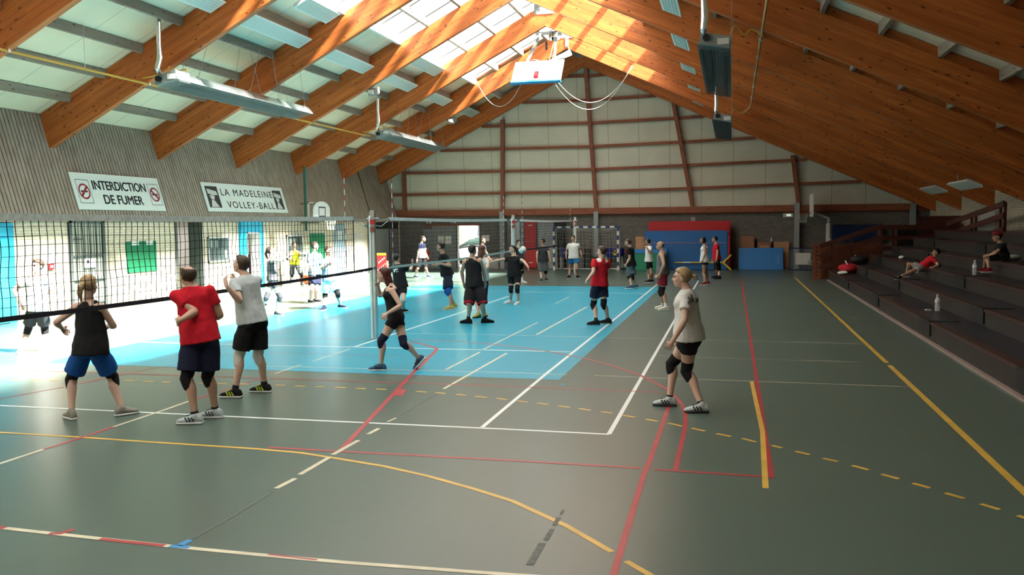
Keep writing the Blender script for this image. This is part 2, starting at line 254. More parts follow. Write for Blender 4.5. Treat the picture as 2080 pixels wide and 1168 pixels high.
# measured positions of the painted lines and of every person's joints (metres)
LINES = [
('white', 0.05, [(-10.06, 9.03), (-5.33, 9.03), (-2.29, 9.05), (-1.24, 9.04)]),
('white', 0.05, [(-1.24, 9.04), (-1.26, 19.9), (-1.24, 34.04)]),
('white', 0.05, [(-2.63, 9.09), (-2.65, 12.55), (-2.62, 20.94), (-2.61, 32.53)]),
('white', 0.05, [(-12.07, 14.68), (-8.4, 14.72), (-3.73, 14.82), (-2.66, 14.83)]),
('white', 0.05, [(-13.59, 29.32), (-6.83, 27.91), (-2.61, 27.56)]),
('white', 0.05, [(-6.68, 14.79), (-6.69, 15.67), (-6.67, 17.46), (-6.63, 20.42), (-6.66, 26.09)]),
('cream', 0.035, [(-6.66, 13.06), (-6.65, 14.51)]),
('cream', 0.035, [(-6.66, 11.85), (-6.68, 12.7)]),
('cream', 0.025, [(-7.34, 12.48), (-3.17, 12.58), (-2.33, 12.56)]),
('cream', 0.04, [(-4.23, 12.66), (-4.23, 14.55)]),
('cream', 0.045, [(-3.76, 11.15), (-3.74, 14.49)]),
('cream', 0.03, [(-4.26, 14.85), (-4.23, 19.2)]),
('cream', 0.045, [(-3.78, 17.04), (-3.73, 23.07)]),
('cream', 0.03, [(-4.74, 23.81), (-4.79, 26.13)]),
('cream', 0.025, [(-6.45, 16.85), (-4.25, 16.89), (-1.45, 16.81), (2.33, 16.68)]),
('cream', 0.025, [(-1.94, 12.57), (-1.19, 12.52), (0.13, 12.5), (2.28, 12.45)]),
('cream', 0.02, [(-1.24, 14.67), (-0.01, 14.56), (1.93, 14.52)]),
('cream', 0.03, [(-7.16, 33.27), (-3.32, 32.74)]),
('yellow', 0.07, [(2.39, 36.13), (2.35, 21.43), (2.33, 14.52)]),
('yellow', 0.075, [(2.33, 14.28), (2.3, 7.79), (2.3, 6.12)]),
('yellow', 0.06, [(2.6, 21.3), (2.83, 21.44)]),
('yellow', 0.05, [(-8.51, 7.8), (-7.72, 7.81), (-6.73, 7.8), (-5.85, 7.77), (-4.58, 7.74), (-4.07, 7.69), (-3.7, 7.59), (-3.09, 7.41), (-2.6, 7.2), (-2.09, 6.92), (-1.69, 6.67), (-1.17, 6.2), (-0.77, 5.75)]),
('yellow', 0.05, [(-0.66, 5.61), (-0.49, 5.42), (-0.26, 5.14)]),
('red', 0.04, [(-12.17, 11.4), (-11.2, 11.39), (-6.75, 11.46), (-2.9, 11.5), (-0.83, 11.45)]),
('red', 0.05, [(-6.09, 15.97), (-4.93, 15.8), (-3.87, 15.37), (-3.02, 14.77), (-2.2, 14.01), (-1.73, 13.4), (-1.31, 12.75), (-1.03, 12.16), (-0.82, 11.68), (-0.69, 11.19), (-0.58, 10.72), (-0.52, 10.27), (-0.49, 9.76), (-0.48, 9.36), (-0.48, 7.81)]),
('red', 0.05, [(-0.73, 10.6), (-0.73, 8.06), (-0.74, 7.69), (-0.73, 6.77), (-0.71, 5.37), (-0.71, 4.91)]),
('red', 0.05, [(-4.49, 7.82), (-3.72, 7.82), (-1.98, 7.84), (-0.79, 7.83)]),
('red', 0.05, [(-0.67, 7.81), (0.27, 7.78), (0.35, 7.77)]),
('red', 0.06, [(-3.72, 7.82), (-4.02, 9.31), (-4.67, 12.53), (-4.75, 13.04), (-4.89, 13.75), (-5.0, 14.33), (-5.06, 14.65), (-5.14, 14.86), (-5.27, 15.03), (-5.56, 15.35), (-5.94, 15.63)]),
('red', 0.03, [(-4.06, 9.68), (-3.98, 9.7)]),
('red', 0.03, [(-4.5, 11.91), (-4.42, 11.92)]),
('red', 0.035, [(-4.77, 11.43), (-4.71, 11.5)]),
('red', 0.05, [(0.33, 35.67), (0.34, 21.47), (0.34, 7.77)]),
('yellow', 0.05, [(0.27, 12.44), (0.32, 9.5), (0.28, 7.44)]),
('red', 0.045, [(-6.66, 8.08), (-6.67, 7.72), (-6.67, 7.47)]),
('red', 0.04, [(-6.67, 7.47), (-6.69, 7.28)]),
('cream', 0.045, [(-6.69, 7.28), (-6.69, 6.74), (-6.69, 6.41)]),
('red', 0.05, [(-6.66, 8.08), (-6.67, 8.29)]),
('cream', 0.04, [(-6.67, 8.29), (-6.67, 9.17)]),
('cream', 0.04, [(-6.67, 9.17), (-6.7, 9.8)]),
('red', 0.045, [(-6.68, 9.84), (-6.67, 10.21)]),
('red', 0.03, [(-6.67, 10.21), (-6.67, 11.46)]),
('red', 0.035, [(-9.28, 8.8), (-9.27, 9.4), (-9.06, 10.29)]),
('red', 0.06, [(-9.03, 10.55), (-8.96, 10.99)]),
('red', 0.03, [(-8.96, 10.99), (-8.82, 11.92)]),
('red', 0.02, [(-8.82, 11.92), (-8.44, 13.7)]),
('red', 0.03, [(-8.68, 15.32), (-7.95, 15.74), (-6.79, 15.86)]),
('red', 0.02, [(-7.87, 13.8), (-5.93, 13.85), (-4.94, 13.91)]),
('cream', 0.05, [(-5.54, 5.28), (-5.25, 5.26), (-4.8, 5.24), (-4.28, 5.22), (-3.78, 5.2), (-3.1, 5.19), (-2.45, 5.19), (-1.33, 5.23), (-0.84, 5.26)]),
('red', 0.05, [(-5.44, 5.27), (-5.2, 5.26)]),
('red', 0.05, [(-4.79, 5.23), (-4.71, 5.25), (-4.68, 5.35)]),
('red', 0.045, [(-4.35, 5.22), (-4.18, 5.21), (-3.81, 5.2)]),
('red', 0.022, [(-3.02, 5.21), (-2.65, 5.19)]),
('blue', 0.055, [(-3.77, 5.2), (-3.62, 5.21)]),
('blue', 0.055, [(-3.71, 5.22), (-3.7, 5.34)]),
('stain', 0.02, [(-3.7, 5.35), (-3.69, 5.85), (-3.7, 6.5)]),
('cream', 0.05, [(-3.72, 6.58), (-3.7, 6.88)]),
('cream', 0.05, [(-3.72, 7.0), (-3.72, 7.6)]),
('cream', 0.05, [(-3.73, 7.69), (-3.72, 8.27)]),
('cream', 0.05, [(-3.73, 8.54), (-3.72, 8.81)]),
('cream', 0.03, [(-3.75, 9.13), (-3.73, 9.34)]),
('stain', 0.012, [(-3.73, 9.34), (-3.72, 10.81)]),
('stain', 0.05, [(-1.26, 5.41), (-1.26, 5.81)]),
('stain', 0.035, [(-1.25, 5.87), (-1.25, 6.1)]),
('stain', 0.035, [(-1.25, 6.18), (-1.25, 6.36)]),
('stain', 0.02, [(-1.25, 6.44), (-1.25, 6.53)]),
('blue', 0.1, [(-2.28, 11.75), (-2.22, 11.76)]),
('red', 0.03, [(-5.56, 28.51), (-4.91, 30.05), (-3.94, 31.88), (-2.85, 33.62)]),
('stain', 0.03, [(-6.5, 30.62), (-6.46, 32.2)]),
('stain', 0.03, [(2.92, 14.67), (3.0, 14.64)]),
('yellow', 0.05, [(-10.26, 10.6), (-10.12, 10.63)]),
('yellow', 0.05, [(-9.96, 10.66), (-9.82, 10.68)]),
('yellow', 0.05, [(-9.67, 10.71), (-9.54, 10.74)]),
('yellow', 0.05, [(-8.53, 10.89), (-8.38, 10.89)]),
('yellow', 0.05, [(-8.23, 10.9), (-8.06, 10.89)]),
('yellow', 0.05, [(-7.92, 10.9), (-7.79, 10.9)]),
('yellow', 0.05, [(-7.33, 10.91), (-7.17, 10.92)]),
('yellow', 0.05, [(-7.05, 10.94), (-6.91, 10.95)]),
('yellow', 0.05, [(-6.74, 10.96), (-6.57, 10.96)]),
('yellow', 0.05, [(-6.16, 10.97), (-6.02, 10.98)]),
('yellow', 0.05, [(-5.86, 10.97), (-5.71, 10.97)]),
('yellow', 0.05, [(-5.56, 10.97), (-5.42, 10.97)]),
('yellow', 0.05, [(-5.27, 10.98), (-5.1, 10.97)]),
('yellow', 0.05, [(-4.96, 10.97), (-4.8, 10.95)]),
('yellow', 0.05, [(-4.66, 10.96), (-4.51, 10.96)]),
('yellow', 0.05, [(-4.07, 10.92), (-3.91, 10.88)]),
('yellow', 0.05, [(-3.78, 10.88), (-3.63, 10.84)]),
('yellow', 0.05, [(-3.47, 10.81), (-3.33, 10.77)]),
('yellow', 0.05, [(-3.19, 10.73), (-3.02, 10.68)]),
('yellow', 0.05, [(-2.89, 10.65), (-2.74, 10.6)]),
('yellow', 0.05, [(-2.59, 10.55), (-2.45, 10.5)]),
('yellow', 0.05, [(-2.32, 10.47), (-2.17, 10.41)]),
('yellow', 0.05, [(-2.03, 10.35), (-1.88, 10.29)]),
('yellow', 0.05, [(-1.76, 10.24), (-1.61, 10.17)]),
('yellow', 0.05, [(-1.48, 10.12), (-1.34, 10.06)]),
('yellow', 0.05, [(-1.21, 9.98), (-1.06, 9.9)]),
('yellow', 0.05, [(-0.93, 9.82), (-0.79, 9.75)]),
('yellow', 0.05, [(-0.67, 9.68), (-0.52, 9.56)]),
('yellow', 0.05, [(-0.41, 9.49), (-0.27, 9.38)]),
('yellow', 0.05, [(-0.15, 9.29), (-0.0, 9.19)]),
('yellow', 0.05, [(0.11, 9.13), (0.24, 9.01)]),
('yellow', 0.05, [(0.39, 8.9), (0.48, 8.82)]),
('yellow', 0.05, [(0.6, 8.71), (0.72, 8.61)]),
('yellow', 0.05, [(0.83, 8.5), (0.95, 8.41)]),
('yellow', 0.05, [(1.06, 8.3), (1.18, 8.18)]),
('yellow', 0.05, [(1.27, 8.06), (1.39, 7.94)]),
('yellow', 0.05, [(1.48, 7.83), (1.59, 7.72)]),
('yellow', 0.05, [(1.68, 7.6), (1.79, 7.48)]),
('yellow', 0.05, [(1.88, 7.36), (1.98, 7.24)]),
('yellow', 0.05, [(2.07, 7.12), (2.17, 6.98)]),
]
RED_BLOCK = [(-4.26, 10.57), (-4.13, 10.59), (-4.24, 11.02), (-4.34, 11.02)]
FIG = {
'white_left': (1.76, 272, 272, 262, 0, 0, 1, {'aL': (-11.946, 13.154, 0.085), 'tL': (-11.895, 13.012, 0.03), 'aR': (-12.275, 12.974, 0.085), 'tR': (-12.199, 12.843, 0.03), 'pel': (-11.993, 13.064, 0.774), 'nk': (-11.952, 13.064, 1.376), 'hd': (-11.931, 13.064, 1.55), 'sL': (-11.789, 13.07, 1.282), 'hL': (-11.903, 13.067, 0.774), 'eL': (-11.88, 13.266, 1.072), 'wL': (-11.736, 13.185, 0.877), 'fL': (-11.657, 13.135, 0.759), 'kL': (-12.045, 13.301, 0.407), 'sR': (-12.126, 13.058, 1.305), 'hR': (-12.083, 13.061, 0.774), 'eR': (-12.367, 12.978, 1.143), 'wR': (-12.295, 13.019, 0.877), 'fR': (-12.207, 13.017, 0.755), 'kR': (-12.307, 13.188, 0.415)}),
'blue_shorts': (1.7, 92, 92, 92, 0, 1, 1.06, {'aL': (-7.415, 8.526, 0.083), 'tL': (-7.541, 8.598, 0.03), 'aR': (-6.975, 8.828, 0.083), 'tR': (-6.902, 8.954, 0.03), 'pel': (-7.241, 8.677, 0.804), 'nk': (-7.236, 8.677, 1.386), 'hd': (-7.218, 8.677, 1.547), 'sL': (-7.385, 8.672, 1.308), 'hL': (-7.329, 8.674, 0.804), 'eL': (-7.548, 8.504, 1.131), 'wL': (-7.657, 8.708, 1.042), 'fL': (-7.679, 8.823, 0.957), 'kL': (-7.526, 8.676, 0.443), 'sR': (-7.089, 8.682, 1.305), 'hR': (-7.154, 8.68, 0.804), 'eR': (-7.041, 8.833, 1.062), 'wR': (-7.239, 8.979, 1.048), 'fR': (-7.329, 9.051, 0.96), 'kR': (-7.141, 8.886, 0.442)}),
'red_near': (1.8, 120, 120, 150, 0, 0, 1.08, {'aL': (-5.848, 8.609, 0.087), 'tL': (-5.997, 8.569, 0.03), 'aR': (-5.796, 8.928, 0.087), 'tR': (-5.95, 8.915, 0.03), 'pel': (-5.852, 8.769, 0.938), 'nk': (-5.941, 8.769, 1.549), 'hd': (-5.988, 8.769, 1.655), 'sL': (-6.083, 8.678, 1.443), 'hL': (-5.932, 8.722, 0.938), 'eL': (-5.833, 8.655, 1.264), 'wL': (-5.843, 8.403, 1.197), 'fL': (-5.974, 8.473, 1.155), 'kL': (-5.943, 8.632, 0.513), 'sR': (-5.776, 8.859, 1.488), 'hR': (-5.771, 8.815, 0.938), 'eR': (-5.693, 8.929, 1.2), 'wR': (-5.9, 9.078, 1.135), 'fR': (-6.03, 9.157, 1.113), 'kR': (-5.819, 8.855, 0.502)}),
'white_near': (1.83, 155, 155, 178, 14, 0, 1, {'aL': (-6.23, 10.056, 0.089), 'tL': (-6.387, 10.042, 0.03), 'aR': (-6.041, 10.467, 0.089), 'tR': (-6.197, 10.453, 0.03), 'pel': (-6.071, 10.261, 0.963), 'nk': (-6.161, 10.261, 1.584), 'hd': (-6.214, 10.261, 1.713), 'sL': (-6.222, 10.102, 1.489), 'hL': (-6.111, 10.176, 0.963), 'eL': (-6.06, 9.956, 1.265), 'wL': (-6.135, 9.796, 1.463), 'fL': (-6.202, 9.845, 1.596), 'kL': (-6.205, 10.151, 0.526), 'sR': (-6.076, 10.421, 1.51), 'hR': (-6.032, 10.346, 0.963), 'eR': (-6.344, 10.371, 1.356), 'wR': (-6.238, 10.17, 1.493), 'fR': (-6.332, 10.27, 1.57), 'kR': (-6.055, 10.371, 0.511)}),
'grey_top': (1.68, 30, 30, 20, 20, 1, 1, {'aL': (-11.349, 19.7, 0.27), 'tL': (-11.405, 19.65, 0.175), 'aR': (-10.984, 19.735, 0.082), 'tR': (-10.842, 19.71, 0.03), 'pel': (-11.075, 19.75, 0.883), 'nk': (-11.106, 19.75, 1.458), 'hd': (-11.101, 19.75, 1.605), 'sL': (-11.173, 19.873, 1.376), 'hL': (-11.118, 19.825, 0.883), 'eL': (-11.133, 20.12, 1.519), 'wL': (-11.186, 20.3, 1.675), 'fL': (-11.274, 20.388, 1.749), 'kL': (-11.139, 19.524, 0.471), 'sR': (-11.031, 19.627, 1.384), 'hR': (-11.031, 19.675, 0.883), 'eR': (-10.756, 19.549, 1.357), 'wR': (-10.558, 19.608, 1.487), 'fR': (-10.442, 19.618, 1.571), 'kR': (-10.897, 19.727, 0.469)}),
'yellow_top': (1.7, 290, 290, 340, 0, 0, 1, {'aL': (-15.701, 30.154, 0.083), 'tL': (-15.575, 30.081, 0.03), 'aR': (-16.051, 29.857, 0.083), 'tR': (-16.039, 29.711, 0.03), 'pel': (-15.911, 30.005, 0.795), 'nk': (-15.886, 30.005, 1.33), 'hd': (-15.901, 30.005, 1.514), 'sL': (-15.737, 30.061, 1.243), 'hL': (-15.829, 30.035, 0.795), 'eL': (-15.583, 29.839, 1.133), 'wL': (-15.399, 29.679, 1.175), 'fL': (-15.303, 29.572, 1.196), 'kL': (-15.631, 29.967, 0.419), 'sR': (-16.043, 29.949, 1.257), 'hR': (-15.993, 29.975, 0.795), 'eR': (-15.915, 29.708, 1.156), 'wR': (-15.808, 29.572, 0.979), 'fR': (-15.7, 29.48, 0.947), 'kR': (-16.082, 30.09, 0.401)}),
'blue_tee': (1.84, 335, 335, 8, 0, 0, 1, {'aL': (-11.717, 23.317, 0.089), 'tL': (-11.562, 23.29, 0.03), 'aR': (-11.764, 23.071, 0.089), 'tR': (-11.612, 23.03, 0.03), 'pel': (-11.651, 23.194, 0.831), 'nk': (-11.66, 23.194, 1.462), 'hd': (-11.639, 23.194, 1.638), 'sL': (-11.584, 23.354, 1.376), 'hL': (-11.611, 23.28, 0.831), 'eL': (-11.63, 23.52, 1.114), 'wL': (-11.652, 23.614, 0.864), 'fL': (-11.581, 23.526, 0.754), 'kL': (-11.571, 23.078, 0.399), 'sR': (-11.733, 23.034, 1.374), 'hR': (-11.691, 23.109, 0.831), 'eR': (-11.655, 22.873, 1.115), 'wR': (-11.575, 22.898, 0.848), 'fR': (-11.483, 22.83, 0.74), 'kR': (-11.608, 22.877, 0.413)}),
'white_blue': (1.8, 325, 325, 345, 0, 0, 1, {'aL': (-10.226, 21.78, 0.087), 'tL': (-10.077, 21.74, 0.03), 'aR': (-10.425, 21.205, 0.087), 'tR': (-10.412, 21.051, 0.03), 'pel': (-10.391, 21.493, 0.768), 'nk': (-10.43, 21.493, 1.384), 'hd': (-10.397, 21.493, 1.547), 'sL': (-10.326, 21.634, 1.306), 'hL': (-10.338, 21.568, 0.768), 'eL': (-10.384, 21.811, 1.06), 'wL': (-10.32, 21.593, 1.19), 'fL': (-10.29, 21.476, 1.287), 'kL': (-10.179, 21.493, 0.422), 'sR': (-10.523, 21.351, 1.294), 'hR': (-10.444, 21.417, 0.768), 'eR': (-10.432, 21.133, 1.095), 'wR': (-10.204, 21.06, 1.202), 'fR': (-10.088, 20.997, 1.281), 'kR': (-10.533, 21.514, 0.378)}),
'red_hair': (1.67, 205, 195, 184, 0, 1, 1, {'aL': (-5.178, 12.395, 0.081), 'tL': (-5.32, 12.375, 0.03), 'aR': (-4.661, 12.661, 0.163), 'tR': (-4.737, 12.661, 0.03), 'pel': (-4.974, 12.528, 0.81), 'nk': (-5.051, 12.528, 1.299), 'hd': (-5.164, 12.528, 1.449), 'sL': (-4.981, 12.4, 1.231), 'hL': (-4.952, 12.445, 0.81), 'eL': (-4.818, 12.344, 1.003), 'wL': (-4.984, 12.202, 0.896), 'fL': (-5.007, 12.084, 0.82), 'kL': (-5.139, 12.365, 0.465), 'sR': (-5.097, 12.656, 1.213), 'hR': (-4.996, 12.611, 0.81), 'eR': (-5.336, 12.777, 1.111), 'wR': (-5.288, 12.613, 1.284), 'fR': (-5.256, 12.502, 1.367), 'kR': (-4.823, 12.467, 0.421)}),
'black_print': (1.74, 75, 75, 80, 0, 0, 1, {'aL': (-8.192, 20.741, 0.085), 'tL': (-8.166, 20.887, 0.03), 'aR': (-8.075, 20.882, 0.085), 'tR': (-8.049, 21.029, 0.03), 'pel': (-8.114, 20.811, 0.648), 'nk': (-8.187, 20.811, 1.24), 'hd': (-8.224, 20.811, 1.376), 'sL': (-8.337, 20.855, 1.139), 'hL': (-8.201, 20.834, 0.648), 'eL': (-8.523, 21.058, 1.027), 'wL': (-8.633, 21.237, 1.169), 'fL': (-8.68, 21.324, 1.28), 'kL': (-8.3, 21.065, 0.295), 'sR': (-8.017, 20.768, 1.179), 'hR': (-8.028, 20.788, 0.648), 'eR': (-7.938, 21.031, 1.067), 'wR': (-7.947, 21.242, 1.207), 'fR': (-7.901, 21.161, 1.324), 'kR': (-7.956, 20.556, 0.343)}),
'walker': (1.82, 345, 345, 0, 0, 0, 1, {'aL': (-12.471, 35.256, 0.088), 'tL': (-12.317, 35.283, 0.03), 'aR': (-12.919, 34.884, 0.088), 'tR': (-12.764, 34.871, 0.03), 'pel': (-12.698, 35.07, 0.84), 'nk': (-12.696, 35.07, 1.464), 'hd': (-12.616, 35.07, 1.629), 'sL': (-12.651, 35.239, 1.378), 'hL': (-12.673, 35.161, 0.84), 'eL': (-12.602, 35.245, 1.033), 'wL': (-12.547, 35.39, 0.819), 'fL': (-12.484, 35.271, 0.74), 'kL': (-12.508, 35.01, 0.399), 'sR': (-12.741, 34.901, 1.379), 'hR': (-12.722, 34.98, 0.84), 'eR': (-12.786, 34.874, 1.046), 'wR': (-12.835, 34.845, 0.779), 'fR': (-12.823, 34.746, 0.659), 'kR': (-12.767, 34.73, 0.412)}),
'red_child': (1.22, 270, 270, 260, 0, 0, 1, {'aL': (-14.043, 39.574, 0.059), 'tL': (-14.043, 39.47, 0.03), 'aR': (-14.089, 39.359, 0.059), 'tR': (-14.089, 39.254, 0.03), 'pel': (-14.068, 39.466, 0.566), 'nk': (-14.06, 39.466, 0.975), 'hd': (-14.058, 39.466, 1.126), 'sL': (-13.944, 39.466, 0.915), 'hL': (-14.005, 39.466, 0.566), 'eL': (-13.998, 39.628, 0.794), 'wL': (-13.976, 39.557, 0.633), 'fL': (-13.991, 39.597, 0.538), 'kL': (-14.074, 39.61, 0.303), 'sR': (-14.179, 39.466, 0.92), 'hR': (-14.131, 39.466, 0.566), 'eR': (-14.127, 39.3, 0.806), 'wR': (-14.104, 39.226, 0.646), 'fR': (-14.12, 39.267, 0.552), 'kR': (-14.061, 39.297, 0.318)}),
'black_tee': (1.8, 200, 200, 188, 0, 0, 1, {'aL': (-7.093, 21.727, 0.087), 'tL': (-7.232, 21.662, 0.03), 'aR': (-7.191, 22.327, 0.087), 'tR': (-7.336, 22.274, 0.03), 'pel': (-7.271, 22.027, 0.886), 'nk': (-7.397, 22.027, 1.469), 'hd': (-7.455, 22.027, 1.631), 'sL': (-7.322, 21.864, 1.399), 'hL': (-7.239, 21.94, 0.886), 'eL': (-7.153, 21.907, 1.138), 'wL': (-7.346, 21.741, 1.197), 'fL': (-7.44, 21.623, 1.228), 'kL': (-7.136, 21.742, 0.506), 'sR': (-7.436, 22.19, 1.375), 'hR': (-7.302, 22.114, 0.886), 'eR': (-7.608, 22.229, 1.122), 'wR': (-7.6, 21.966, 1.122), 'fR': (-7.646, 21.825, 1.161), 'kR': (-7.334, 22.157, 0.447)}),
'black_tank': (1.82, 85, 85, 65, 0, 0, 1.04, {'aL': (-5.723, 18.774, 0.088), 'tL': (-5.876, 18.801, 0.03), 'aR': (-5.382, 18.925, 0.088), 'tR': (-5.235, 18.978, 0.03), 'pel': (-5.591, 18.849, 0.863), 'nk': (-5.64, 18.849, 1.485), 'hd': (-5.618, 18.849, 1.628), 'sL': (-5.81, 18.865, 1.386), 'hL': (-5.684, 18.857, 0.863), 'eL': (-5.932, 19.001, 1.135), 'wL': (-5.921, 19.084, 0.884), 'fL': (-5.915, 19.153, 0.744), 'kL': (-5.656, 18.624, 0.468), 'sR': (-5.456, 18.834, 1.414), 'hR': (-5.498, 18.841, 0.863), 'eR': (-5.414, 18.989, 1.148), 'wR': (-5.402, 19.078, 0.898), 'fR': (-5.416, 19.123, 0.75), 'kR': (-5.372, 18.712, 0.463)}),
'long_hair': (1.76, 70, 70, 75, 0, 0, 1, {'aL': (-5.855, 20.015, 0.085), 'tL': (-5.906, 19.874, 0.03), 'aR': (-5.801, 20.363, 0.085), 'tR': (-5.726, 20.233, 0.03), 'pel': (-5.813, 20.189, 0.881), 'nk': (-5.8, 20.189, 1.446), 'hd': (-5.787, 20.189, 1.598), 'sL': (-5.96, 20.247, 1.367), 'hL': (-5.898, 20.22, 0.881), 'eL': (-6.031, 20.443, 1.15), 'wL': (-6.07, 20.564, 0.928), 'fL': (-6.099, 20.656, 0.813), 'kL': (-5.965, 20.264, 0.353), 'sR': (-5.643, 20.132, 1.359), 'hR': (-5.728, 20.158, 0.881), 'eR': (-5.574, 19.893, 1.191), 'wR': (-5.61, 20.073, 1.368), 'fR': (-5.626, 20.202, 1.445), 'kR': (-5.764, 20.077, 0.372)}),
'behind': (1.76, 350, 350, 350, 0, 0, 1, {'aL': (-9.247, 32.521, 0.085), 'tL': (-9.099, 32.495, 0.03), 'aR': (-9.302, 32.231, 0.085), 'tR': (-9.153, 32.205, 0.03), 'pel': (-9.273, 32.376, 0.838), 'nk': (-9.265, 32.376, 1.442), 'hd': (-9.234, 32.376, 1.592), 'sL': (-9.237, 32.543, 1.359), 'hL': (-9.257, 32.465, 0.838), 'eL': (-9.146, 32.355, 1.141), 'wL': (-9.038, 32.376, 0.896), 'fL': (-9.031, 32.489, 0.797), 'kL': (-9.199, 32.3, 0.41), 'sR': (-9.295, 32.21, 1.36), 'hR': (-9.289, 32.287, 0.838), 'eR': (-9.081, 32.263, 1.144), 'wR': (-8.955, 32.288, 0.9), 'fR': (-8.873, 32.199, 0.81), 'kR': (-9.357, 32.441, 0.402)}),
'black_woman': (1.7, 262, 262, 235, 0, 1, 1.05, {'aL': (-5.69, 23.389, 0.083), 'tL': (-5.728, 23.249, 0.03), 'aR': (-5.998, 23.728, 0.083), 'tR': (-6.118, 23.644, 0.03), 'pel': (-5.835, 23.559, 0.788), 'nk': (-5.857, 23.559, 1.346), 'hd': (-5.89, 23.559, 1.509), 'sL': (-5.708, 23.538, 1.272), 'hL': (-5.748, 23.546, 0.788), 'eL': (-5.513, 23.338, 1.192), 'wL': (-5.368, 23.182, 1.066), 'fL': (-5.309, 23.098, 0.964), 'kL': (-5.69, 23.295, 0.441), 'sR': (-5.999, 23.579, 1.26), 'hR': (-5.921, 23.571, 0.788), 'eR': (-6.202, 23.373, 1.231), 'wR': (-6.405, 23.24, 1.183), 'fR': (-6.483, 23.12, 1.161), 'kR': (-5.922, 23.526, 0.422)}),
'behind_ball': (1.76, 320, 320, 340, 0, 0, 1, {'aL': (-7.665, 32.092, 0.085), 'tL': (-7.517, 32.066, 0.03), 'aR': (-7.768, 31.81, 0.085), 'tR': (-7.671, 31.694, 0.03), 'pel': (-7.728, 31.951, 0.75), 'nk': (-7.741, 31.951, 1.353), 'hd': (-7.73, 31.951, 1.509), 'sL': (-7.631, 32.08, 1.273), 'hL': (-7.67, 32.02, 0.75), 'eL': (-7.697, 32.268, 1.048), 'wL': (-7.706, 32.255, 0.788), 'fL': (-7.714, 32.325, 0.655), 'kL': (-7.712, 32.305, 0.395), 'sR': (-7.848, 31.821, 1.268), 'hR': (-7.786, 31.882, 0.75), 'eR': (-7.764, 31.61, 1.072), 'wR': (-7.708, 31.521, 0.839), 'fR': (-7.649, 31.43, 0.734), 'kR': (-7.833, 32.093, 0.388)}),
'dark_tee': (1.7, 268, 268, 215, 0, 1, 1.12, {'aL': (-7.042, 33.579, 0.083), 'tL': (-6.969, 33.453, 0.03), 'aR': (-7.111, 32.986, 0.083), 'tR': (-7.124, 32.841, 0.03), 'pel': (-7.1, 33.283, 0.769), 'nk': (-7.095, 33.283, 1.352), 'hd': (-7.123, 33.283, 1.523), 'sL': (-6.944, 33.277, 1.271), 'hL': (-7.013, 33.28, 0.769), 'eL': (-6.819, 33.106, 1.072), 'wL': (-6.772, 33.105, 0.808), 'fL': (-6.772, 33.098, 0.657), 'kL': (-7.015, 33.324, 0.379), 'sR': (-7.248, 33.288, 1.273), 'hR': (-7.187, 33.286, 0.769), 'eR': (-7.297, 33.082, 1.074), 'wR': (-7.287, 33.072, 0.791), 'fR': (-7.278, 33.067, 0.639), 'kR': (-7.186, 33.258, 0.363)}),
'blue_short_man': (1.82, 268, 268, 265, 0, 0, 1.06, {'aL': (-6.077, 35.143, 0.088), 'tL': (-5.977, 35.024, 0.03), 'aR': (-6.37, 34.865, 0.088), 'tR': (-6.403, 34.713, 0.03), 'pel': (-6.21, 35.004, 0.817), 'nk': (-6.212, 35.004, 1.441), 'hd': (-6.225, 35.004, 1.609), 'sL': (-6.032, 34.998, 1.356), 'hL': (-6.116, 35.001, 0.817), 'eL': (-5.995, 35.225, 1.146), 'wL': (-5.899, 35.072, 0.953), 'fL': (-5.873, 35.028, 0.806), 'kL': (-6.066, 34.859, 0.417), 'sR': (-6.392, 35.011, 1.355), 'hR': (-6.303, 35.008, 0.817), 'eR': (-6.524, 35.133, 1.101), 'wR': (-6.512, 35.01, 0.867), 'fR': (-6.49, 34.937, 0.731), 'kR': (-6.39, 35.152, 0.402)}),
'red_back': (1.76, 130, 130, 165, 0, 0, 1, {'aL': (-2.865, 18.919, 0.085), 'tL': (-3.015, 18.898, 0.03), 'aR': (-2.651, 19.24, 0.085), 'tR': (-2.797, 19.279, 0.03), 'pel': (-2.815, 19.079, 0.849), 'nk': (-2.769, 19.079, 1.451), 'hd': (-2.765, 19.079, 1.59), 'sL': (-2.905, 18.971, 1.378), 'hL': (-2.884, 19.021, 0.849), 'eL': (-2.904, 18.781, 1.145), 'wL': (-3.003, 18.594, 1.002), 'fL': (-3.062, 18.693, 0.905), 'kL': (-2.949, 19.124, 0.421), 'sR': (-2.647, 19.188, 1.359), 'hR': (-2.746, 19.138, 0.849), 'eR': (-2.682, 19.407, 1.154), 'wR': (-2.77, 19.561, 0.969), 'fR': (-2.82, 19.676, 0.884), 'kR': (-2.708, 19.037, 0.443)}),
'black_grey': (1.8, 172, 172, 182, 0, 0, 1.05, {'aL': (-3.29, 29.628, 0.087), 'tL': (-3.443, 29.609, 0.03), 'aR': (-3.191, 30.096, 0.087), 'tR': (-3.345, 30.083, 0.03), 'pel': (-3.342, 29.862, 0.792), 'nk': (-3.356, 29.862, 1.409), 'hd': (-3.439, 29.862, 1.543), 'sL': (-3.379, 29.687, 1.324), 'hL': (-3.355, 29.77, 0.792), 'eL': (-3.352, 29.677, 1.017), 'wL': (-3.451, 29.53, 0.825), 'fL': (-3.494, 29.616, 0.705), 'kL': (-3.388, 29.915, 0.389), 'sR': (-3.329, 30.037, 1.325), 'hR': (-3.329, 29.954, 0.792), 'eR': (-3.44, 30.013, 1.037), 'wR': (-3.52, 30.125, 0.814), 'fR': (-3.55, 30.233, 0.708), 'kR': (-3.269, 29.816, 0.412)}),
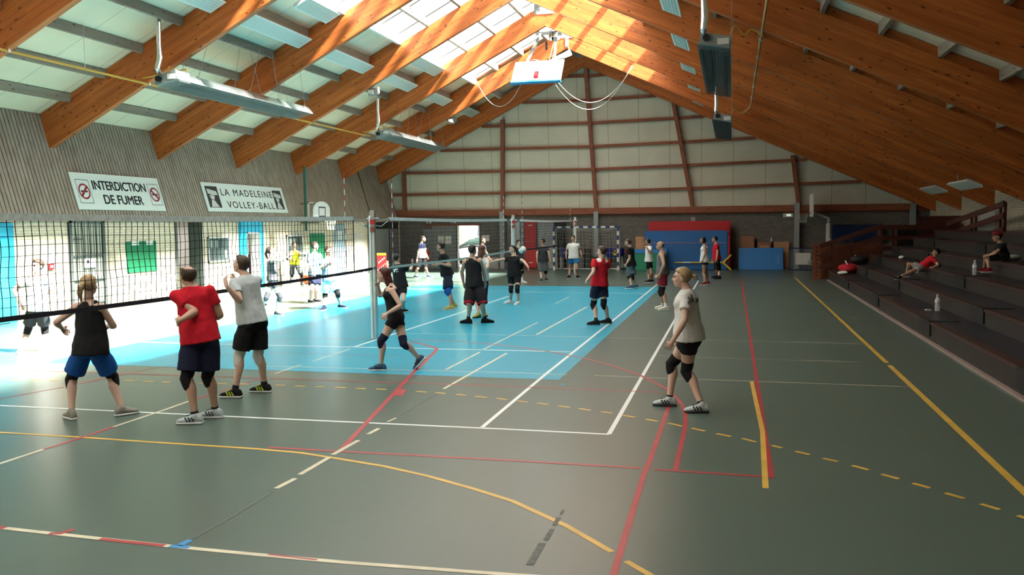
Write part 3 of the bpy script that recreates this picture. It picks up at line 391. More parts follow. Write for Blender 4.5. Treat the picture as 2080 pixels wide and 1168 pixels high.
'white_whistle': (1.7, 190, 190, 185, 0, 0, 1, {'aL': (-2.981, 32.632, 0.083), 'tL': (-3.126, 32.614, 0.03), 'aR': (-2.898, 32.913, 0.083), 'tR': (-3.042, 32.895, 0.03), 'pel': (-2.984, 32.773, 0.783), 'nk': (-2.976, 32.773, 1.365), 'hd': (-3.049, 32.773, 1.502), 'sL': (-2.949, 32.612, 1.285), 'hL': (-2.969, 32.687, 0.783), 'eL': (-2.907, 32.404, 1.087), 'wL': (-3.031, 32.398, 1.304), 'fL': (-3.086, 32.502, 1.391), 'kL': (-3.013, 32.878, 0.322), 'sR': (-3.006, 32.933, 1.286), 'hR': (-2.999, 32.859, 0.783), 'eR': (-3.119, 33.142, 1.118), 'wR': (-3.16, 33.284, 1.316), 'fR': (-3.159, 33.174, 1.411), 'kR': (-2.894, 32.66, 0.335)}),
'grey_tank': (1.8, 182, 182, 182, 0, 0, 1, {'aL': (-1.611, 22.348, 0.087), 'tL': (-1.763, 22.321, 0.03), 'aR': (-1.719, 22.723, 0.087), 'tR': (-1.872, 22.704, 0.03), 'pel': (-1.7, 22.535, 0.927), 'nk': (-1.725, 22.535, 1.482), 'hd': (-1.775, 22.535, 1.619), 'sL': (-1.715, 22.363, 1.398), 'hL': (-1.697, 22.443, 0.927), 'eL': (-1.649, 22.183, 1.155), 'wL': (-1.758, 22.258, 0.93), 'fL': (-1.806, 22.329, 0.801), 'kL': (-1.706, 22.471, 0.469), 'sR': (-1.727, 22.708, 1.397), 'hR': (-1.703, 22.628, 0.927), 'eR': (-1.81, 22.827, 1.125), 'wR': (-1.877, 22.892, 0.881), 'fR': (-1.893, 22.783, 0.773), 'kR': (-1.756, 22.548, 0.462)}),
'white_vest': (1.68, 183, 183, 180, 0, 1, 1, {'aL': (-0.934, 31.514, 0.082), 'tL': (-1.077, 31.496, 0.03), 'aR': (-0.847, 32.027, 0.082), 'tR': (-0.991, 32.019, 0.03), 'pel': (-0.947, 31.77, 0.85), 'nk': (-0.957, 31.77, 1.426), 'hd': (-1.026, 31.77, 1.573), 'sL': (-0.949, 31.629, 1.347), 'hL': (-0.942, 31.684, 0.85), 'eL': (-0.921, 31.461, 1.115), 'wL': (-1.004, 31.448, 0.875), 'fL': (-1.039, 31.514, 0.752), 'kL': (-0.968, 31.711, 0.412), 'sR': (-0.963, 31.912, 1.347), 'hR': (-0.951, 31.857, 0.85), 'eR': (-0.998, 32.047, 1.095), 'wR': (-1.051, 32.11, 0.865), 'fR': (-1.065, 32.032, 0.745), 'kR': (-0.895, 31.837, 0.423)}),
'red_far': (1.8, 188, 188, 185, 0, 0, 1, {'aL': (-0.498, 35.142, 0.087), 'tL': (-0.65, 35.116, 0.03), 'aR': (-0.604, 35.76, 0.087), 'tR': (-0.757, 35.738, 0.03), 'pel': (-0.589, 35.451, 0.747), 'nk': (-0.625, 35.451, 1.363), 'hd': (-0.683, 35.451, 1.536), 'sL': (-0.596, 35.28, 1.28), 'hL': (-0.576, 35.36, 0.747), 'eL': (-0.562, 35.143, 1.006), 'wL': (-0.596, 35.059, 0.761), 'fL': (-0.624, 35.124, 0.624), 'kL': (-0.535, 35.49, 0.317), 'sR': (-0.644, 35.622, 1.277), 'hR': (-0.602, 35.543, 0.747), 'eR': (-0.696, 35.789, 1.024), 'wR': (-0.743, 35.824, 0.769), 'fR': (-0.772, 35.883, 0.629), 'kR': (-0.6, 35.413, 0.331)}),
'front_woman': (1.73, 176, 178, 181, 0, 1, 1.1, {'aL': (-0.335, 10.31, 0.084), 'tL': (-0.482, 10.29, 0.03), 'aR': (-0.722, 10.616, 0.084), 'tR': (-0.87, 10.608, 0.03), 'pel': (-0.482, 10.463, 0.839), 'nk': (-0.516, 10.463, 1.431), 'hd': (-0.578, 10.463, 1.555), 'sL': (-0.522, 10.31, 1.349), 'hL': (-0.485, 10.374, 0.839), 'eL': (-0.522, 10.163, 1.092), 'wL': (-0.657, 10.121, 0.846), 'fL': (-0.732, 10.172, 0.729), 'kL': (-0.508, 10.486, 0.456), 'sR': (-0.5, 10.616, 1.35), 'hR': (-0.479, 10.552, 0.839), 'eR': (-0.589, 10.576, 1.035), 'wR': (-0.641, 10.408, 0.855), 'fR': (-0.68, 10.31, 0.751), 'kR': (-0.693, 10.691, 0.5)}),
'boy_lying': (1.42, 180, 180, 190, 0, 0, 1, {'aL': (4.21, 24.5, 0.745), 'tL': (4.096, 24.45, 0.696), 'aR': (4.487, 25.2, 0.769), 'tR': (4.391, 25.2, 0.717), 'pel': (4.847, 24.9, 0.968), 'nk': (5.096, 24.9, 1.238), 'hd': (5.135, 24.9, 1.353), 'sL': (5.051, 24.764, 1.189), 'hL': (4.847, 24.827, 0.968), 'eL': (5.135, 24.584, 1.048), 'wL': (4.976, 24.481, 0.964), 'fL': (4.916, 24.584, 0.946), 'kL': (4.536, 24.624, 0.892), 'sR': (5.051, 25.036, 1.189), 'hR': (4.847, 24.973, 0.968), 'eR': (5.254, 24.987, 1.055), 'wR': (5.284, 25.114, 0.894), 'fR': (5.341, 25.212, 0.85), 'kR': (4.511, 25.027, 1.052)}),
'boy_sitting': (1.45, 185, 185, 195, 0, 0, 1, {'aL': (5.399, 21.0, 1.12), 'tL': (5.303, 21.0, 1.077), 'aR': (5.403, 21.4, 1.121), 'tR': (5.314, 21.4, 1.078), 'pel': (5.716, 21.2, 1.411), 'nk': (5.66, 21.2, 1.69), 'hd': (5.588, 21.2, 1.819), 'sL': (5.685, 21.061, 1.626), 'hL': (5.722, 21.126, 1.411), 'eL': (5.509, 20.976, 1.473), 'wL': (5.4, 21.146, 1.414), 'fL': (5.381, 21.263, 1.377), 'kL': (5.404, 21.236, 1.367), 'sR': (5.661, 21.339, 1.621), 'hR': (5.709, 21.274, 1.411), 'eR': (5.635, 21.529, 1.465), 'wR': (5.543, 21.709, 1.404), 'fR': (5.47, 21.613, 1.375), 'kR': (5.372, 21.188, 1.391)}),
}
# ---------------------------------------------------------------- floor with its markings
f = MB(); f.box((-17.2, YF-.3, -.2), (9, 43.2, 0), 0)
def flat(poly, z, mi): f.add([(x, y, z) for x, y in poly], [tuple(range(len(poly)))], mi)
flat([(-11.1,12.12),(-2.37,12.12),(-2.37,30.6),(-11.1,30.6)], .0012, 1)
LM = {'white':2,'red':3,'yellow':4,'cream':5,'blue':6,'stain':7}
def strip(pts, wd, mi, z):
    P = [V((a, b)) for a, b in pts]; n = len(P); Lp = []; Rp = []
    for i in range(n):
        d = (P[min(i+1, n-1)]-P[max(i-1, 0)]).normalized(); nn = V((-d.y, d.x))*wd/2; Lp.append(P[i]+nn); Rp.append(P[i]-nn)
    b = len(f.v); f.v += [(p.x, p.y, z) for p in Lp+Rp]
    for i in range(n-1): f.f.append((b+n+i, b+n+i+1, b+i+1, b+i)); f.m.append(mi)
for i, (c, wd, pts) in enumerate(LINES): strip(pts, wd, LM[c], {'blue':.0024,'stain':.0026}.get(c, .0015+.00001*i))
flat(RED_BLOCK, .0023, 3)
struct(f.build('floor', [M['floor'], M['floorblue'], M['lwhite'], M['lred'], M['lyellow'], M['lcream'], M['lblue'], M['lstain']]))
# ---------------------------------------------------------------- left wall: brick below, slats above
XL = -16.6
wl = MB(); zt = 2.45; XT = XL-.3
def wseg(y0, y1, z0=0, z1=zt): wl.box((XT, y0, z0), (XL, y1, z1))
wseg(YF-.3, 23.79); wseg(25.08, 27.75); wseg(28.62, 43.1); wseg(23.79, 25.08, 2.43); wseg(27.75, 28.62, 2.02)
wall_left = struct(wl.build('wall_left', M['brick']))
cp_ = mat('corridor paint', (.55,.53,.48), .8, .2)   # the corridor seen through the two open doors
for nm, a, b in (('wall_corridor_back',(-19.6,22,0),(-19.5,31,2.5)),('wall_corridor_near',(-19.6,21.9,0),(XT,22,2.5)),('wall_corridor_far',(-19.6,31,0),(XT,31.1,2.5)),('ceiling_corridor',(-19.6,21.9,2.5),(XT,31.1,2.6)),('floor_corridor',(-19.6,21.9,-.1),(-17.2,31.1,0))): struct(MB().box(a, b).build(nm, cp_))
su = MB(); slx = lambda z: XL+.02-(z-2.45)*.295
zc = 5.25
su.add([(slx(2.43)-.05,YF,2.43),(slx(2.43)-.05,43.0,2.43),(slx(zc)-.05,43.0,zc),(slx(zc)-.05,YF,zc)], [(0,1,2,3)], 1)
y = YF
while y < 42.5:
    wdt = .094
    if not (38.9 < y < 39.05):
        a0, a1 = slx(2.44), slx(zc); t = .028
        su.add([(a0,y,2.44),(a0,y+wdt,2.44),(a1,y+wdt,zc),(a1,y,zc),(a0-t,y,2.44),(a0-t,y+wdt,2.44),(a1-t,y+wdt,zc),(a1-t,y,zc)], [(0,1,2,3),(7,6,5,4),(0,4,5,1),(3,2,6,7),(0,3,7,4),(1,5,6,2)], 0)
    y += .125
wup = struct(su.build('wall_left_upper', [M['slat'], M['dark']]))
tr = MB(); tr.bar((slx(2.5)+.02, 41.3, 2.5), (slx(5.0)+.02, 39.9, 5.0), .05, .03); tr.build('cover_strip', M['purlin'], wup)
struct(MB().box((XL-.02, YF, 2.38), (XL+.06, 42.6, 2.46)).build('trim_1', M['slat']))
# ---------------------------------------------------------------- right wall, front wall
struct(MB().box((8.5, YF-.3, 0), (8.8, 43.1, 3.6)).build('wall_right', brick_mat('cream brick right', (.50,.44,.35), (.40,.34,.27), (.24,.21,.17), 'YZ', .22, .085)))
fw = MB(); fw.prism([(-18,YF,-.1),(9,YF,-.1),(9,YF,rb(9)+1.1),(RX,YF,RZ+1.1),(-18,YF,rb(-18)+1.1)], (0,-.3,0)); struct(fw.build('wall_front', M['dbrick']))
# ---------------------------------------------------------------- back wall with doorway, gable above
bw = MB(); 
for x0, x1, z0, z1 in ((-17.2,-13.55,0,2.72),(-12.3,8.8,0,2.72),(-13.55,-12.3,2.16,2.72)): bw.box((x0, YB, z0), (x1, YB+.3, z1))
wall_back = struct(bw.build('wall_back', M['dbrick']))
gy = lambda z: 42.6-.12*(z-2.86)
gb = MB(); P = [(-17.7,gy(2.6)+.05,2.6),(8.7,gy(2.6)+.05,2.6),(8.7,gy(rb(8.7)+1)+.05,rb(8.7)+1.05),(RX,gy(10.5)+.05,RZ+1.05),(-17.7,gy(5)+.05,rb(-17.7)+1.05)]
gb.prism(P, (0,.1,0)); wg = struct(gb.build('wall_gable', M['gable']))
for (xa,za),(xb,zb) in (((-16.25,2.8),(-16.18,4.9)),((-11.1,2.8),(-10.91,7.3)),((-6.4,2.75),(-6.8,10.1)),((-1.82,2.8),(-2.72,7.8)),((2.93,2.9),(2.62,5.2))):
    MB().bar((xa,gy(za)-.1,za),(xb,gy(zb)-.1,zb),.17,.22,up=(0,1,0)).build('post', M['redwood'], wg)
for k, (z, xa, xb) in enumerate(((3.75,-17.0,5.6),(4.82,-16.1,3.2),(5.9,-14.2,1.0),(7.0,-12.0,-1.3),(8.06,-9.9,-3.5),(9.17,-8.0,-5.7))):
    px = [xa, (xa+XL)/2 if xa < -16 else xa+.2, -11.0, -6.5, -2.3, xb]; zz = [z+.02, z+.01, z-.0, z-.02, z+.05, z+.16*(xb+6.5)/9]
    pts = [(x, q) for x, q in zip(px, zz) if xa-.01 <= x <= xb+.01]; pts = sorted(set(pts))
    m = MB()
    for (x0,q0),(x1,q1) in zip(pts, pts[1:]): m.bar((x0,gy(q0)-.04,q0),(x1,gy(q1)-.04,q1),.13,.13)
    m.build('rail', M['redwood'], wg)
tb = MB(); tb.box((-16.75,42.38,2.66),(8.5,42.62,2.95)); struct(tb.build('trim_2', M['redwood'])); struct(MB().box((-16.75,42.5,2.6),(8.5,42.6,2.66)).build('trim_3', M['rail2']))
for x, z in ((-11.1,2.85),(-6.4,2.78),(-1.8,2.45),(2.85,3.05),(7.77,3.0)):
    struct(MB().box((x-.11,42.28,0),(x+.11,42.5,z)).build('column', M['col']))
# ---------------------------------------------------------------- roof
def slab(x0, x1, za, zb, y0, y1, name, m):
    b_ = MB(); b_.prism([(x0,y0,rb(x0)+za),(x1,y0,rb(x1)+za),(x1,y0,rb(x1)+zb),(x0,y0,rb(x0)+zb)], (0,y1-y0,0)); return b_.build(name, m)
c1 = struct(slab(-17.9, SKL, 1.02, 1.12, YF-.3, 43, 'ceiling_left', M['ceil'])); c2 = struct(slab(SKR, 9.0, 1.02, 1.12, YF-.3, 43, 'ceiling_right', M['ceil']))
struct(slab(SKL, RX, 1.02, 1.1, SKY, 43, 'ceiling_ridge_left', M['ceil'])); struct(slab(RX, SKR, 1.02, 1.1, SKY, 43, 'ceiling_ridge_right', M['ceil']))
PL = [-17.55,-16.47,-15.4,-14.29,-13.13,-12.03,-9.88,-8.76,-7.65]
for x in PL: h_ = .06 if x > SKL else .045; MB().box((x-h_,YF,rb(x)+.8),(x+h_,42.6,rb(x)+1.02)).build('purlin', M['purlin'], c1)
for k in range(11):
    x = SKR+1.12*k
    if k: MB().box((x-.045,YF,rb(x)+.8),(x+.045,42.3,rb(x)+1.02)).build('purlin', M['purlin'], c2)
for x in (-3.85,-4.97,-6.0): MB().box((x-.045,YF,rb(x)+.8),(x+.045,42.3,rb(x)+1.02)).build('purlin', M['purlin'], c2)
for x, p in ((SKL, c1), (SKR, c2)): MB().box((x-.06,YF,rb(x)+.76),(x+.06,42.6,rb(x)+1.12)).build('skylight_curb', M['white'], p)
for i, (xa, xb) in enumerate(((SKL, RX), (RX, SKR))):
    wn = struct(slab(xa+.06 if i == 0 else xa, xb if i == 0 else xb-.06, 1.06, 1.075, YF, SKY, 'window_%d' % (i+1), M['sheet'])); g = MB(); y = YF+.6
    while y < SKY-.2: g.prism([(xa,y,rb(xa)+1.03),(xb,y,rb(xb)+1.03),(xb,y,rb(xb)+1.06),(xa,y,rb(xa)+1.06)], (0,.06,0)); y += 1.47
    g.build('glazing_bar', M['dgrey'], wn)
rd = MB(); rd.bar((RX,YF,RZ+1.12),(RX,SKY,RZ+1.12),.3,.06); struct(rd.build('trim_4', M['grey']))
ORD = ['first','second','third','fourth','fifth','sixth','seventh','eighth','ninth','tenth','eleventh']
for k, y in enumerate(FR):
    lab = 'laminated timber roof frame '+('closest to the pale gable end wall' if k == 0 else 'standing %s from the pale gable end wall' % ORD[k])
    t = thing('roof_frame', lab, 'roof beam', (RX, y, RZ), 'roof frames')
    T = .085
    MB().prism([(RX,y-T,RZ),(RX,y-T,RZ+.8),(-17.75,y-T,rb(-17.75)+.8),(-17.42,y-T,rb(-17.42)+.1),(-17.2,y-T,rb(-17.2))], (0,2*T,0)).build('rafter', M['beamL'], t)
    MB().prism([(RX,y-T,RZ),(8.5,y-T,rb(8.5)),(8.5,y-T,rb(8.5)+.8),(RX,y-T,RZ+.8)], (0,2*T,0)).build('rafter', M['beamR'], t)
    MB().prism([(SKL,y-.04,rb(SKL)+.8),(SKL,y-.04,rb(SKL)+1.0),(-17.7,y-.04,rb(-17.7)+1.0),(-17.7,y-.04,rb(-17.7)+.8)], (0,.08,0)).build('infill_board', M['beamL'], t)
    MB().prism([(SKR,y-.04,rb(SKR)+.8),(8.5,y-.04,rb(8.5)+.8),(8.5,y-.04,rb(8.5)+1.0),(SKR,y-.04,rb(SKR)+1.0)], (0,.08,0)).build('infill_board', M['beamR'], t)
    pl = MB(); pl.box((RX-.42,y-T-.015,RZ+.42),(RX+.32,y-T,RZ+.8))
    if k == 1: pl.box((RX-.07,y-T-.02,RZ+.06),(RX+.08,y-T,RZ+.42))
    p_ = pl.build('joint_plate', M['plate'], t)
    bo = MB()
    for dx, dz in ((-.33,.72),(-.33,.5),(-.2,.62),(.14,.66)): bo.box((RX+dx-.022,y-T-.03,RZ+dz-.022),(RX+dx+.022,y-T-.014,RZ+dz+.022))
    bo.build('bolt', M['mgrey'], p_)
# ================================================================ things
def text_on(name, body, m, parent, mx, wd, ht, bold=0.0, space=1.0):
    # letters laid in the plane of mx (x right, y up, z out); (wd, ht) is the size of the word
    cu = bpy.data.curves.new('t', 'FONT'); cu.body = body; cu.space_character = space; cu.extrude = .0
    o = bpy.data.objects.new('t', cu); C.objects.link(o); bpy.context.view_layer.update()
    me = bpy.data.meshes.new_from_object(o.evaluated_get(bpy.context.evaluated_depsgraph_get())); bpy.data.objects.remove(o); bpy.data.curves.remove(cu)
    if bold:                                    # heavy weight: the strokes are spread sideways
        vs = [tuple(v.co) for v in me.vertices]; fs = [tuple(p.vertices) for p in me.polygons]; av = []; af = []
        for i, (dx, dy) in enumerate(((-1,0),(1,0),(0,.6),(0,-.6))): af += [tuple(j+i*len(vs) for j in f_) for f_ in fs]; av += [(x+dx*bold, y+dy*bold, z) for x, y, z in vs]
        bpy.data.meshes.remove(me); me = bpy.data.meshes.new('t'); me.from_pydata(av, [], af)
    xs = [v.co.x for v in me.vertices]; ys = [v.co.y for v in me.vertices]; x0, x1, y0, y1 = min(xs), max(xs), min(ys), max(ys)
    me.transform(mx @ Matrix.Diagonal((wd/(x1-x0), ht/(y1-y0), 1, 1)) @ Matrix.Translation((-x0, -y0, 0)))
    me.name = name; me.materials.clear(); me.materials.append(m)
    r = bpy.data.objects.new(name, me); C.objects.link(r); r.parent = parent
    if parent.type == 'EMPTY': r.matrix_parent_inverse = MW(parent).inverted()
    return r
def frame_mx(o, right, up):
    r_ = V(right).normalized(); u_ = V(up).normalized(); n_ = r_.cross(u_)
    return Matrix(((r_.x,u_.x,n_.x,o[0]),(r_.y,u_.y,n_.y,o[1]),(r_.z,u_.z,n_.z,o[2]),(0,0,0,1)))
class Flat:                                     # helper drawing flat shapes on a board
    def __init__(s, mx, z=0): s.mx = mx; s.z = z; s.mb = MB()
    def poly(s, pts, z=None): s.mb.add([s.mx @ V((x, y, s.z if z is None else z)) for x, y in pts], [tuple(range(len(pts)))]); return s
    def rect(s, x0, y0, x1, y1): return s.poly([(x0,y0),(x1,y0),(x1,y1),(x0,y1)])
    def ring(s, cx, cy, rx, ry, w_, n=28):
        b = len(s.mb.v)
        for k in (1, 1-w_): s.mb.v += [tuple(s.mx @ V((cx+rx*k*math.cos(2*PI*j/n), cy+ry*k*math.sin(2*PI*j/n), s.z))) for j in range(n)]
        for j in range(n): s.mb.f.append((b+j, b+(j+1)%n, b+n+(j+1)%n, b+n+j)); s.mb.m.append(0)
        return s
    def outline(s, x0, y0, x1, y1, t): return s.rect(x0,y0,x1,y0+t).rect(x0,y1-t,x1,y1).rect(x0,y0,x0+t,y1).rect(x1-t,y0,x1,y1)
    def ell(s, cx, cy, rx, ry, n=16): return s.poly([(cx+rx*math.cos(2*PI*j/n), cy+ry*math.sin(2*PI*j/n)) for j in range(n)])
M['ink'] = mat('sign ink', (.045,.045,.05), .6, .2); M['inkred'] = mat('sign red', (.30,.02,.05), .6, .2); M['sign'] = mat('sign board', (.74,.78,.75), .5, .3); M['paper'] = mat('paper', (.75,.75,.72), .8, .1)
# ---- the two long signs on the slatted wall
def sign_base(y0, y1, z0, z1, label):
    mx = frame_mx((slx(z0)+.05, y0, z0), (0,1,0), (-.283,0,.959)); wd = y1-y0; ht = (z1-z0)/.959
    t = thing('sign', label, 'sign', (slx(z0)+.05, y0, z0))
    b = MB(); b.add([mx @ V((x, y, z)) for z in (-.03, 0) for x, y in ((0,0),(wd,0),(wd,ht),(0,ht))], [(3,2,1,0),(4,5,6,7),(0,1,5,4),(1,2,6,5),(2,3,7,6),(3,0,4,7)])
    b.build('board', M['sign'], t); return t, mx, wd, ht
t, mx, wd, ht = sign_base(19.72, 23.38, 2.72, 3.70, 'long white no smoking sign lettered INTERDICTION DE FUMER on slatted wall')
def tx(x, y): return mx @ Matrix.Translation((x, y, .004))
text_on('lettering', 'INTERDICTION', M['ink'], t, tx(.74, .56), 2.24, .27, .034, .97); text_on('lettering', 'DE FUMER', M['ink'], t, tx(1.05, .16), 1.66, .27, .034, 1.0)
for cx, a in ((.38, 1), (3.33, -1)):
    Flat(mx, .004).outline(cx-.25, .17, cx+.25, .83, .014).mb.build('icon_frame', M['ink'], t)
    r_ = Flat(mx, .005).ring(cx, .5, .21, .22, .22); d = .155; w_ = .024
    r_.poly([(cx-d*a-w_, .5-d+w_*a), (cx-d*a+w_, .5-d-w_*a), (cx+d*a+w_, .5+d-w_*a), (cx+d*a-w_, .5+d+w_*a)])
    r_.mb.build('no_smoking_ring', M['inkred'], t); Flat(mx, .0045).rect(cx-.13, .475, cx+.13, .525).mb.build('cigarette', M['ink'], t)
t, mx, wd, ht = sign_base(25.62, 30.95, 2.74, 3.70, 'long white club sign lettered LA MADELEINE VOLLEY-BALL on slatted wall')
text_on('lettering', 'LA MADELEINE', M['ink'], t, tx(1.02, .57), 3.42, .24, .010, 1.25); text_on('lettering', 'VOLLEY-BALL', M['ink'], t, tx(1.22, .13), 3.18, .24, .010, 1.25)
for x0, x1 in ((.15, .86), (4.52, 5.14)):
    p_ = Flat(mx, .004).rect(x0, .13, x1, .87).mb.build('picture', M['ink'], t); w_ = x1-x0; g = Flat(mx, .006)
    g.poly([(x0+.12*w_,.78),(x0+.85*w_,.70),(x0+.92*w_,.58),(x0+.5*w_,.55),(x0+.1*w_,.62)]).poly([(x0+.2*w_,.56),(x0+.62*w_,.53),(x0+.52*w_,.40),(x0+.3*w_,.42)]).poly([(x0+.3*w_,.40),(x0+.52*w_,.38),(x0+.8*w_,.15),(x0+.15*w_,.15)])
    g.mb.build('motif', M['offwhite'], p_)
# ---- doors in the left wall
def door(n): t = bpy.data.objects.new('door_%d' % n, None); C.objects.link(t); t.empty_display_size = .1; return struct(t)
d = door(1); MB().box((XL,15.7,0),(XL+.06,17.42,2.36)).build('frame', M['dooblue'], d)
MB().box((XL+.06,15.85,.02),(XL+.085,17.2,1.98)).build('leaf', M['dooblue2'], d); MB().box((XL+.06,15.85,2.06),(XL+.08,17.2,2.3)).build('transom', M['dooblue2'], d)
d = door(2); g = MB()
for a, b in ((19.24,19.33),(20.47,20.56)): g.box((XL-.02,a,0),(XL+.07,b,2.43))
g.box((XL-.02,19.24,2.36),(XL+.07,20.56,2.43)); g.build('frame', M['dgrey'], d); MB().box((XL-.01,19.33,0),(XL+.012,20.47,2.36)).build('backing', mat('cell white', (.62,.60,.50), .7, .2), d)
for k in range(9):
    y = 19.45+k*.114; MB().tube([(XL+.05,y,.02),(XL+.05,y,2.36)], .012, 6).build('bar', M['dgrey'], d)
for z in (.25,.86,1.5): MB().box((XL+.03,19.33,z-.02),(XL+.065,20.47,z+.02)).build('cross_bar', M['dgrey'], d)
MB().box((XL+.03,19.72,1.18),(XL+.07,20.15,1.42)).build('lock_plate', M['white'], d); MB().box((XL+.07,19.82,1.3),(XL+.1,19.86,1.38)).build('lock', M['dark'], d); MB().box((XL+.03,19.4,1.92),(XL+.065,19.7,1.95)).build('cross_bar', M['dgrey'], d)
d = door(3); g = MB()
for a, b in ((23.74,23.82),(25.05,25.13)): g.box((XT,a,0),(XL+.04,b,2.46))
g.box((XT,23.74,2.4),(XL+.04,25.13,2.46)); g.build('frame', M['dgrey'], d)
lf = MB().bar((-16.78,25.06,1.2),(-17.42,25.76,1.2),.05,2.4).build('leaf', M['dgreen'], d)
for z in (.75,1.2,1.65): MB().bar((-16.95,25.19,z),(-17.3,25.57,z),.075,.025).build('strap', M['alu'], lf)
MB().box((-17.0,25.02,0),(-16.56,25.1,2.42)).build('edge', M['dgreen'], d)
d = door(4); g = MB(); g.box((XL,27.32,0),(XL+.07,27.75,2.44)); g.box((XL,28.62,0),(XL+.07,28.89,2.44)); g.box((XL,27.75,2.03),(XL+.07,28.62,2.44)); g.build('frame', M['dooblue'], d)
MB().box((XL+.07,27.42,2.1),(XL+.085,28.8,2.38)).build('transom', M['dooblue2'], d); g = MB()
for a, b in ((27.75,27.8),(28.57,28.62)): g.box((XT+.02,a,0),(XL+.08,b,2.03))
g.box((XT+.02,27.75,1.98),(XL+.08,28.62,2.03)); g.build('lining', M['white'], d)
d = door(5); MB().box((XL,34.83,0),(XL+.05,35.92,2.3)).build('leaf', M['paleblue'], d); MB().box((XL+.05,35.1,1.62),(XL+.056,35.55,2.0)).build('notice', M['paper'], d)
d = door(6); g = MB(); g.box((XL-.02,38.55,2.05),(XL+.03,42.3,2.42)); g.build('gap_shade_panel', M['dark'], d)  # solid dark panel: shade of the gap above the gate put into colour
for k in range(4): MB().box((XL,38.6+k*.93,0),(XL+.05,38.6+k*.93+.9,2.05)).build('panel', M['mgrey'], d)
MB().box((XL,38.45,0),(XL+.08,38.6,2.42)).build('jamb', M['dgrey'], d)
# things glimpsed in the corridor, plus an added fill lamp out of view
tag(MB().box((-19.5,28.9,1.25),(-19.2,31,1.42)).build('shelf_board', M['black']), 'black board shelf seen through the blue doorway', 'shelf')
jk = MB(); jk.loft([((-18.4,30.68,1.25-.15*k),(1,0,0),(0,1,0),.12+.02*k,.2+.015*k) for k in range(6)], 12)
jk.tube([(-18.4,30.7,1.2),(-18.4,30.985,1.42)],.012,6)
tag(jk.build('jacket', M['redfab'], None, True), 'red jacket hanging inside the blue doorway', 'jacket')
bg_ = MB(); bg_.loft([((-18.1,29.4,z),(1,0,0),(0,1,0),r*.8,r) for z, r in ((0,.25),(.1,.36),(.4,.4),(.75,.3),(.95,.12))], 14)
tag(bg_.build('black_bag', M['black'], None, True), 'bulky black bag on the floor inside the blue doorway', 'bag')
cl_ = thing('corridor_fill_fixture', 'added unseen ceiling light brightening the corridor behind the open doors', 'light', (-18.3,26.5,2.42)); MB().box((-18.4,24.0,2.42),(-18.2,29.5,2.495)).build('housing', M['white'], cl_)
la_ = bpy.data.lights.new('corridor_fill', 'AREA'); la_.shape = 'RECTANGLE'; la_.size = .18; la_.size_y = 5.4; la_.energy = 110; lo_ = bpy.data.objects.new('corridor_fill', la_); C.objects.link(lo_); lo_.location = (-18.3,26.75,2.41)  # added fill lamp with its housing, unseen, brightens the corridor
yb = thing('yellow_chair', 'bright yellow high chair inside the open dark doorway', 'chair', (-17.6,25.3,0))
MB().box((-17.78,25.15,.85),(-17.45,25.5,.89)).build('seat', M['yellow'], yb); MB().box((-17.78,25.15,.89),(-17.74,25.5,1.45)).build('backrest', M['yellow'], yb)
for x in (-17.76,-17.47):
    for y in (25.17,25.48): MB().tube([(x,y,0),(x,y,.86)],.015,6).build('leg', M['yellow'], yb)
# ---- boards and notices on the left brick wall
def wallboard(name, label, cat, y0, y1, z0, z1, mt, fr=None, t_=.03):
    o = MB().box((XL,y0,z0),(XL+t_,y1,z1)).build(name, mt); tag(o, label, cat)
    if fr:
        g = MB(); w_ = .05
        for a in ((y0,z0,y1,z0+w_),(y0,z1-w_,y1,z1),(y0,z0,y0+w_,z1),(y1-w_,z0,y1,z1)): g.box((XL,a[0],a[1]),(XL+t_+.02,a[2],a[3]))
        g.build('frame', fr, o)
    return o
o = wallboard('pin_board', 'green pin board with two white name strips left of open dark door', 'board', 21.47, 22.78, .95, 1.83, M['green'])
for y in (21.68,22.32): MB().box((XL+.03,y,1.72),(XL+.036,y+.3,1.84)).build('label_strip', M['paper'], o)
o2 = wallboard('notice_case', 'glazed notice case with pale frame left of the blue doorway', 'notice board', 25.43, 26.68, 1.06, 1.9, M['glass'], M['white'])
def sheets(o, y0, y1, z0, z1, ny, nz_):
    k = 0
    for i in range(ny):
        for j in range(nz_):
            if (i*7+j*3) % 5 == 4: continue
            a = y0+(y1-y0)*(i+.12)/ny; c = z0+(z1-z0)*(j+.12)/nz_; MB().box((XL+.031,a,c),(XL+.035,a+(y1-y0)*.62/ny,c+(z1-z0)*.74/nz_)).build('notice_sheet', mat('sheet grey', (.36,.40,.40), .7, .2) if k % 2 else M['glass'], o); k += 1
sheets(o2, 25.55, 26.6, 1.14, 1.84, 4, 2)
o2 = wallboard('notice_case', 'glazed notice case on brick wall right of the blue doorway', 'notice board', 30.68, 31.96, .95, 1.88, M['glass'], M['white']); sheets(o2, 30.8, 31.85, 1.05, 1.8, 3, 2)
wallboard('pin_board', 'plain green board next to the pale blue door', 'board', 32.59, 33.93, .8, 1.92, M['green'])
wallboard('wall_panel', 'pale upright panel on brick wall between pale blue door and storage gate', 'panel', 37.0, 37.6, 1.1, 1.85, M['offwhite'])
wallboard('notice_paper', 'white paper notice on brick wall beside the barred gate', 'paper', 18.42, 18.78, 1.42, 1.68, M['paper'], None, .006)
o = wallboard('alarm_box', 'small red fire alarm box below a paper notice', 'alarm', 18.5, 18.68, 1.2, 1.34, M['red'], None, .05); MB().box((XL+.05,18.54,1.24),(XL+.056,18.64,1.30)).build('press_plate', M['white'], o)
cam2 = MB().ball((XL+.12,38.15,2.2),.06,8); cam2.box((XL,38.12,2.17),(XL+.1,38.18,2.23)); tag(cam2.build('loudspeaker', M['black'], None, True), 'small black device high on brick wall end', 'speaker')
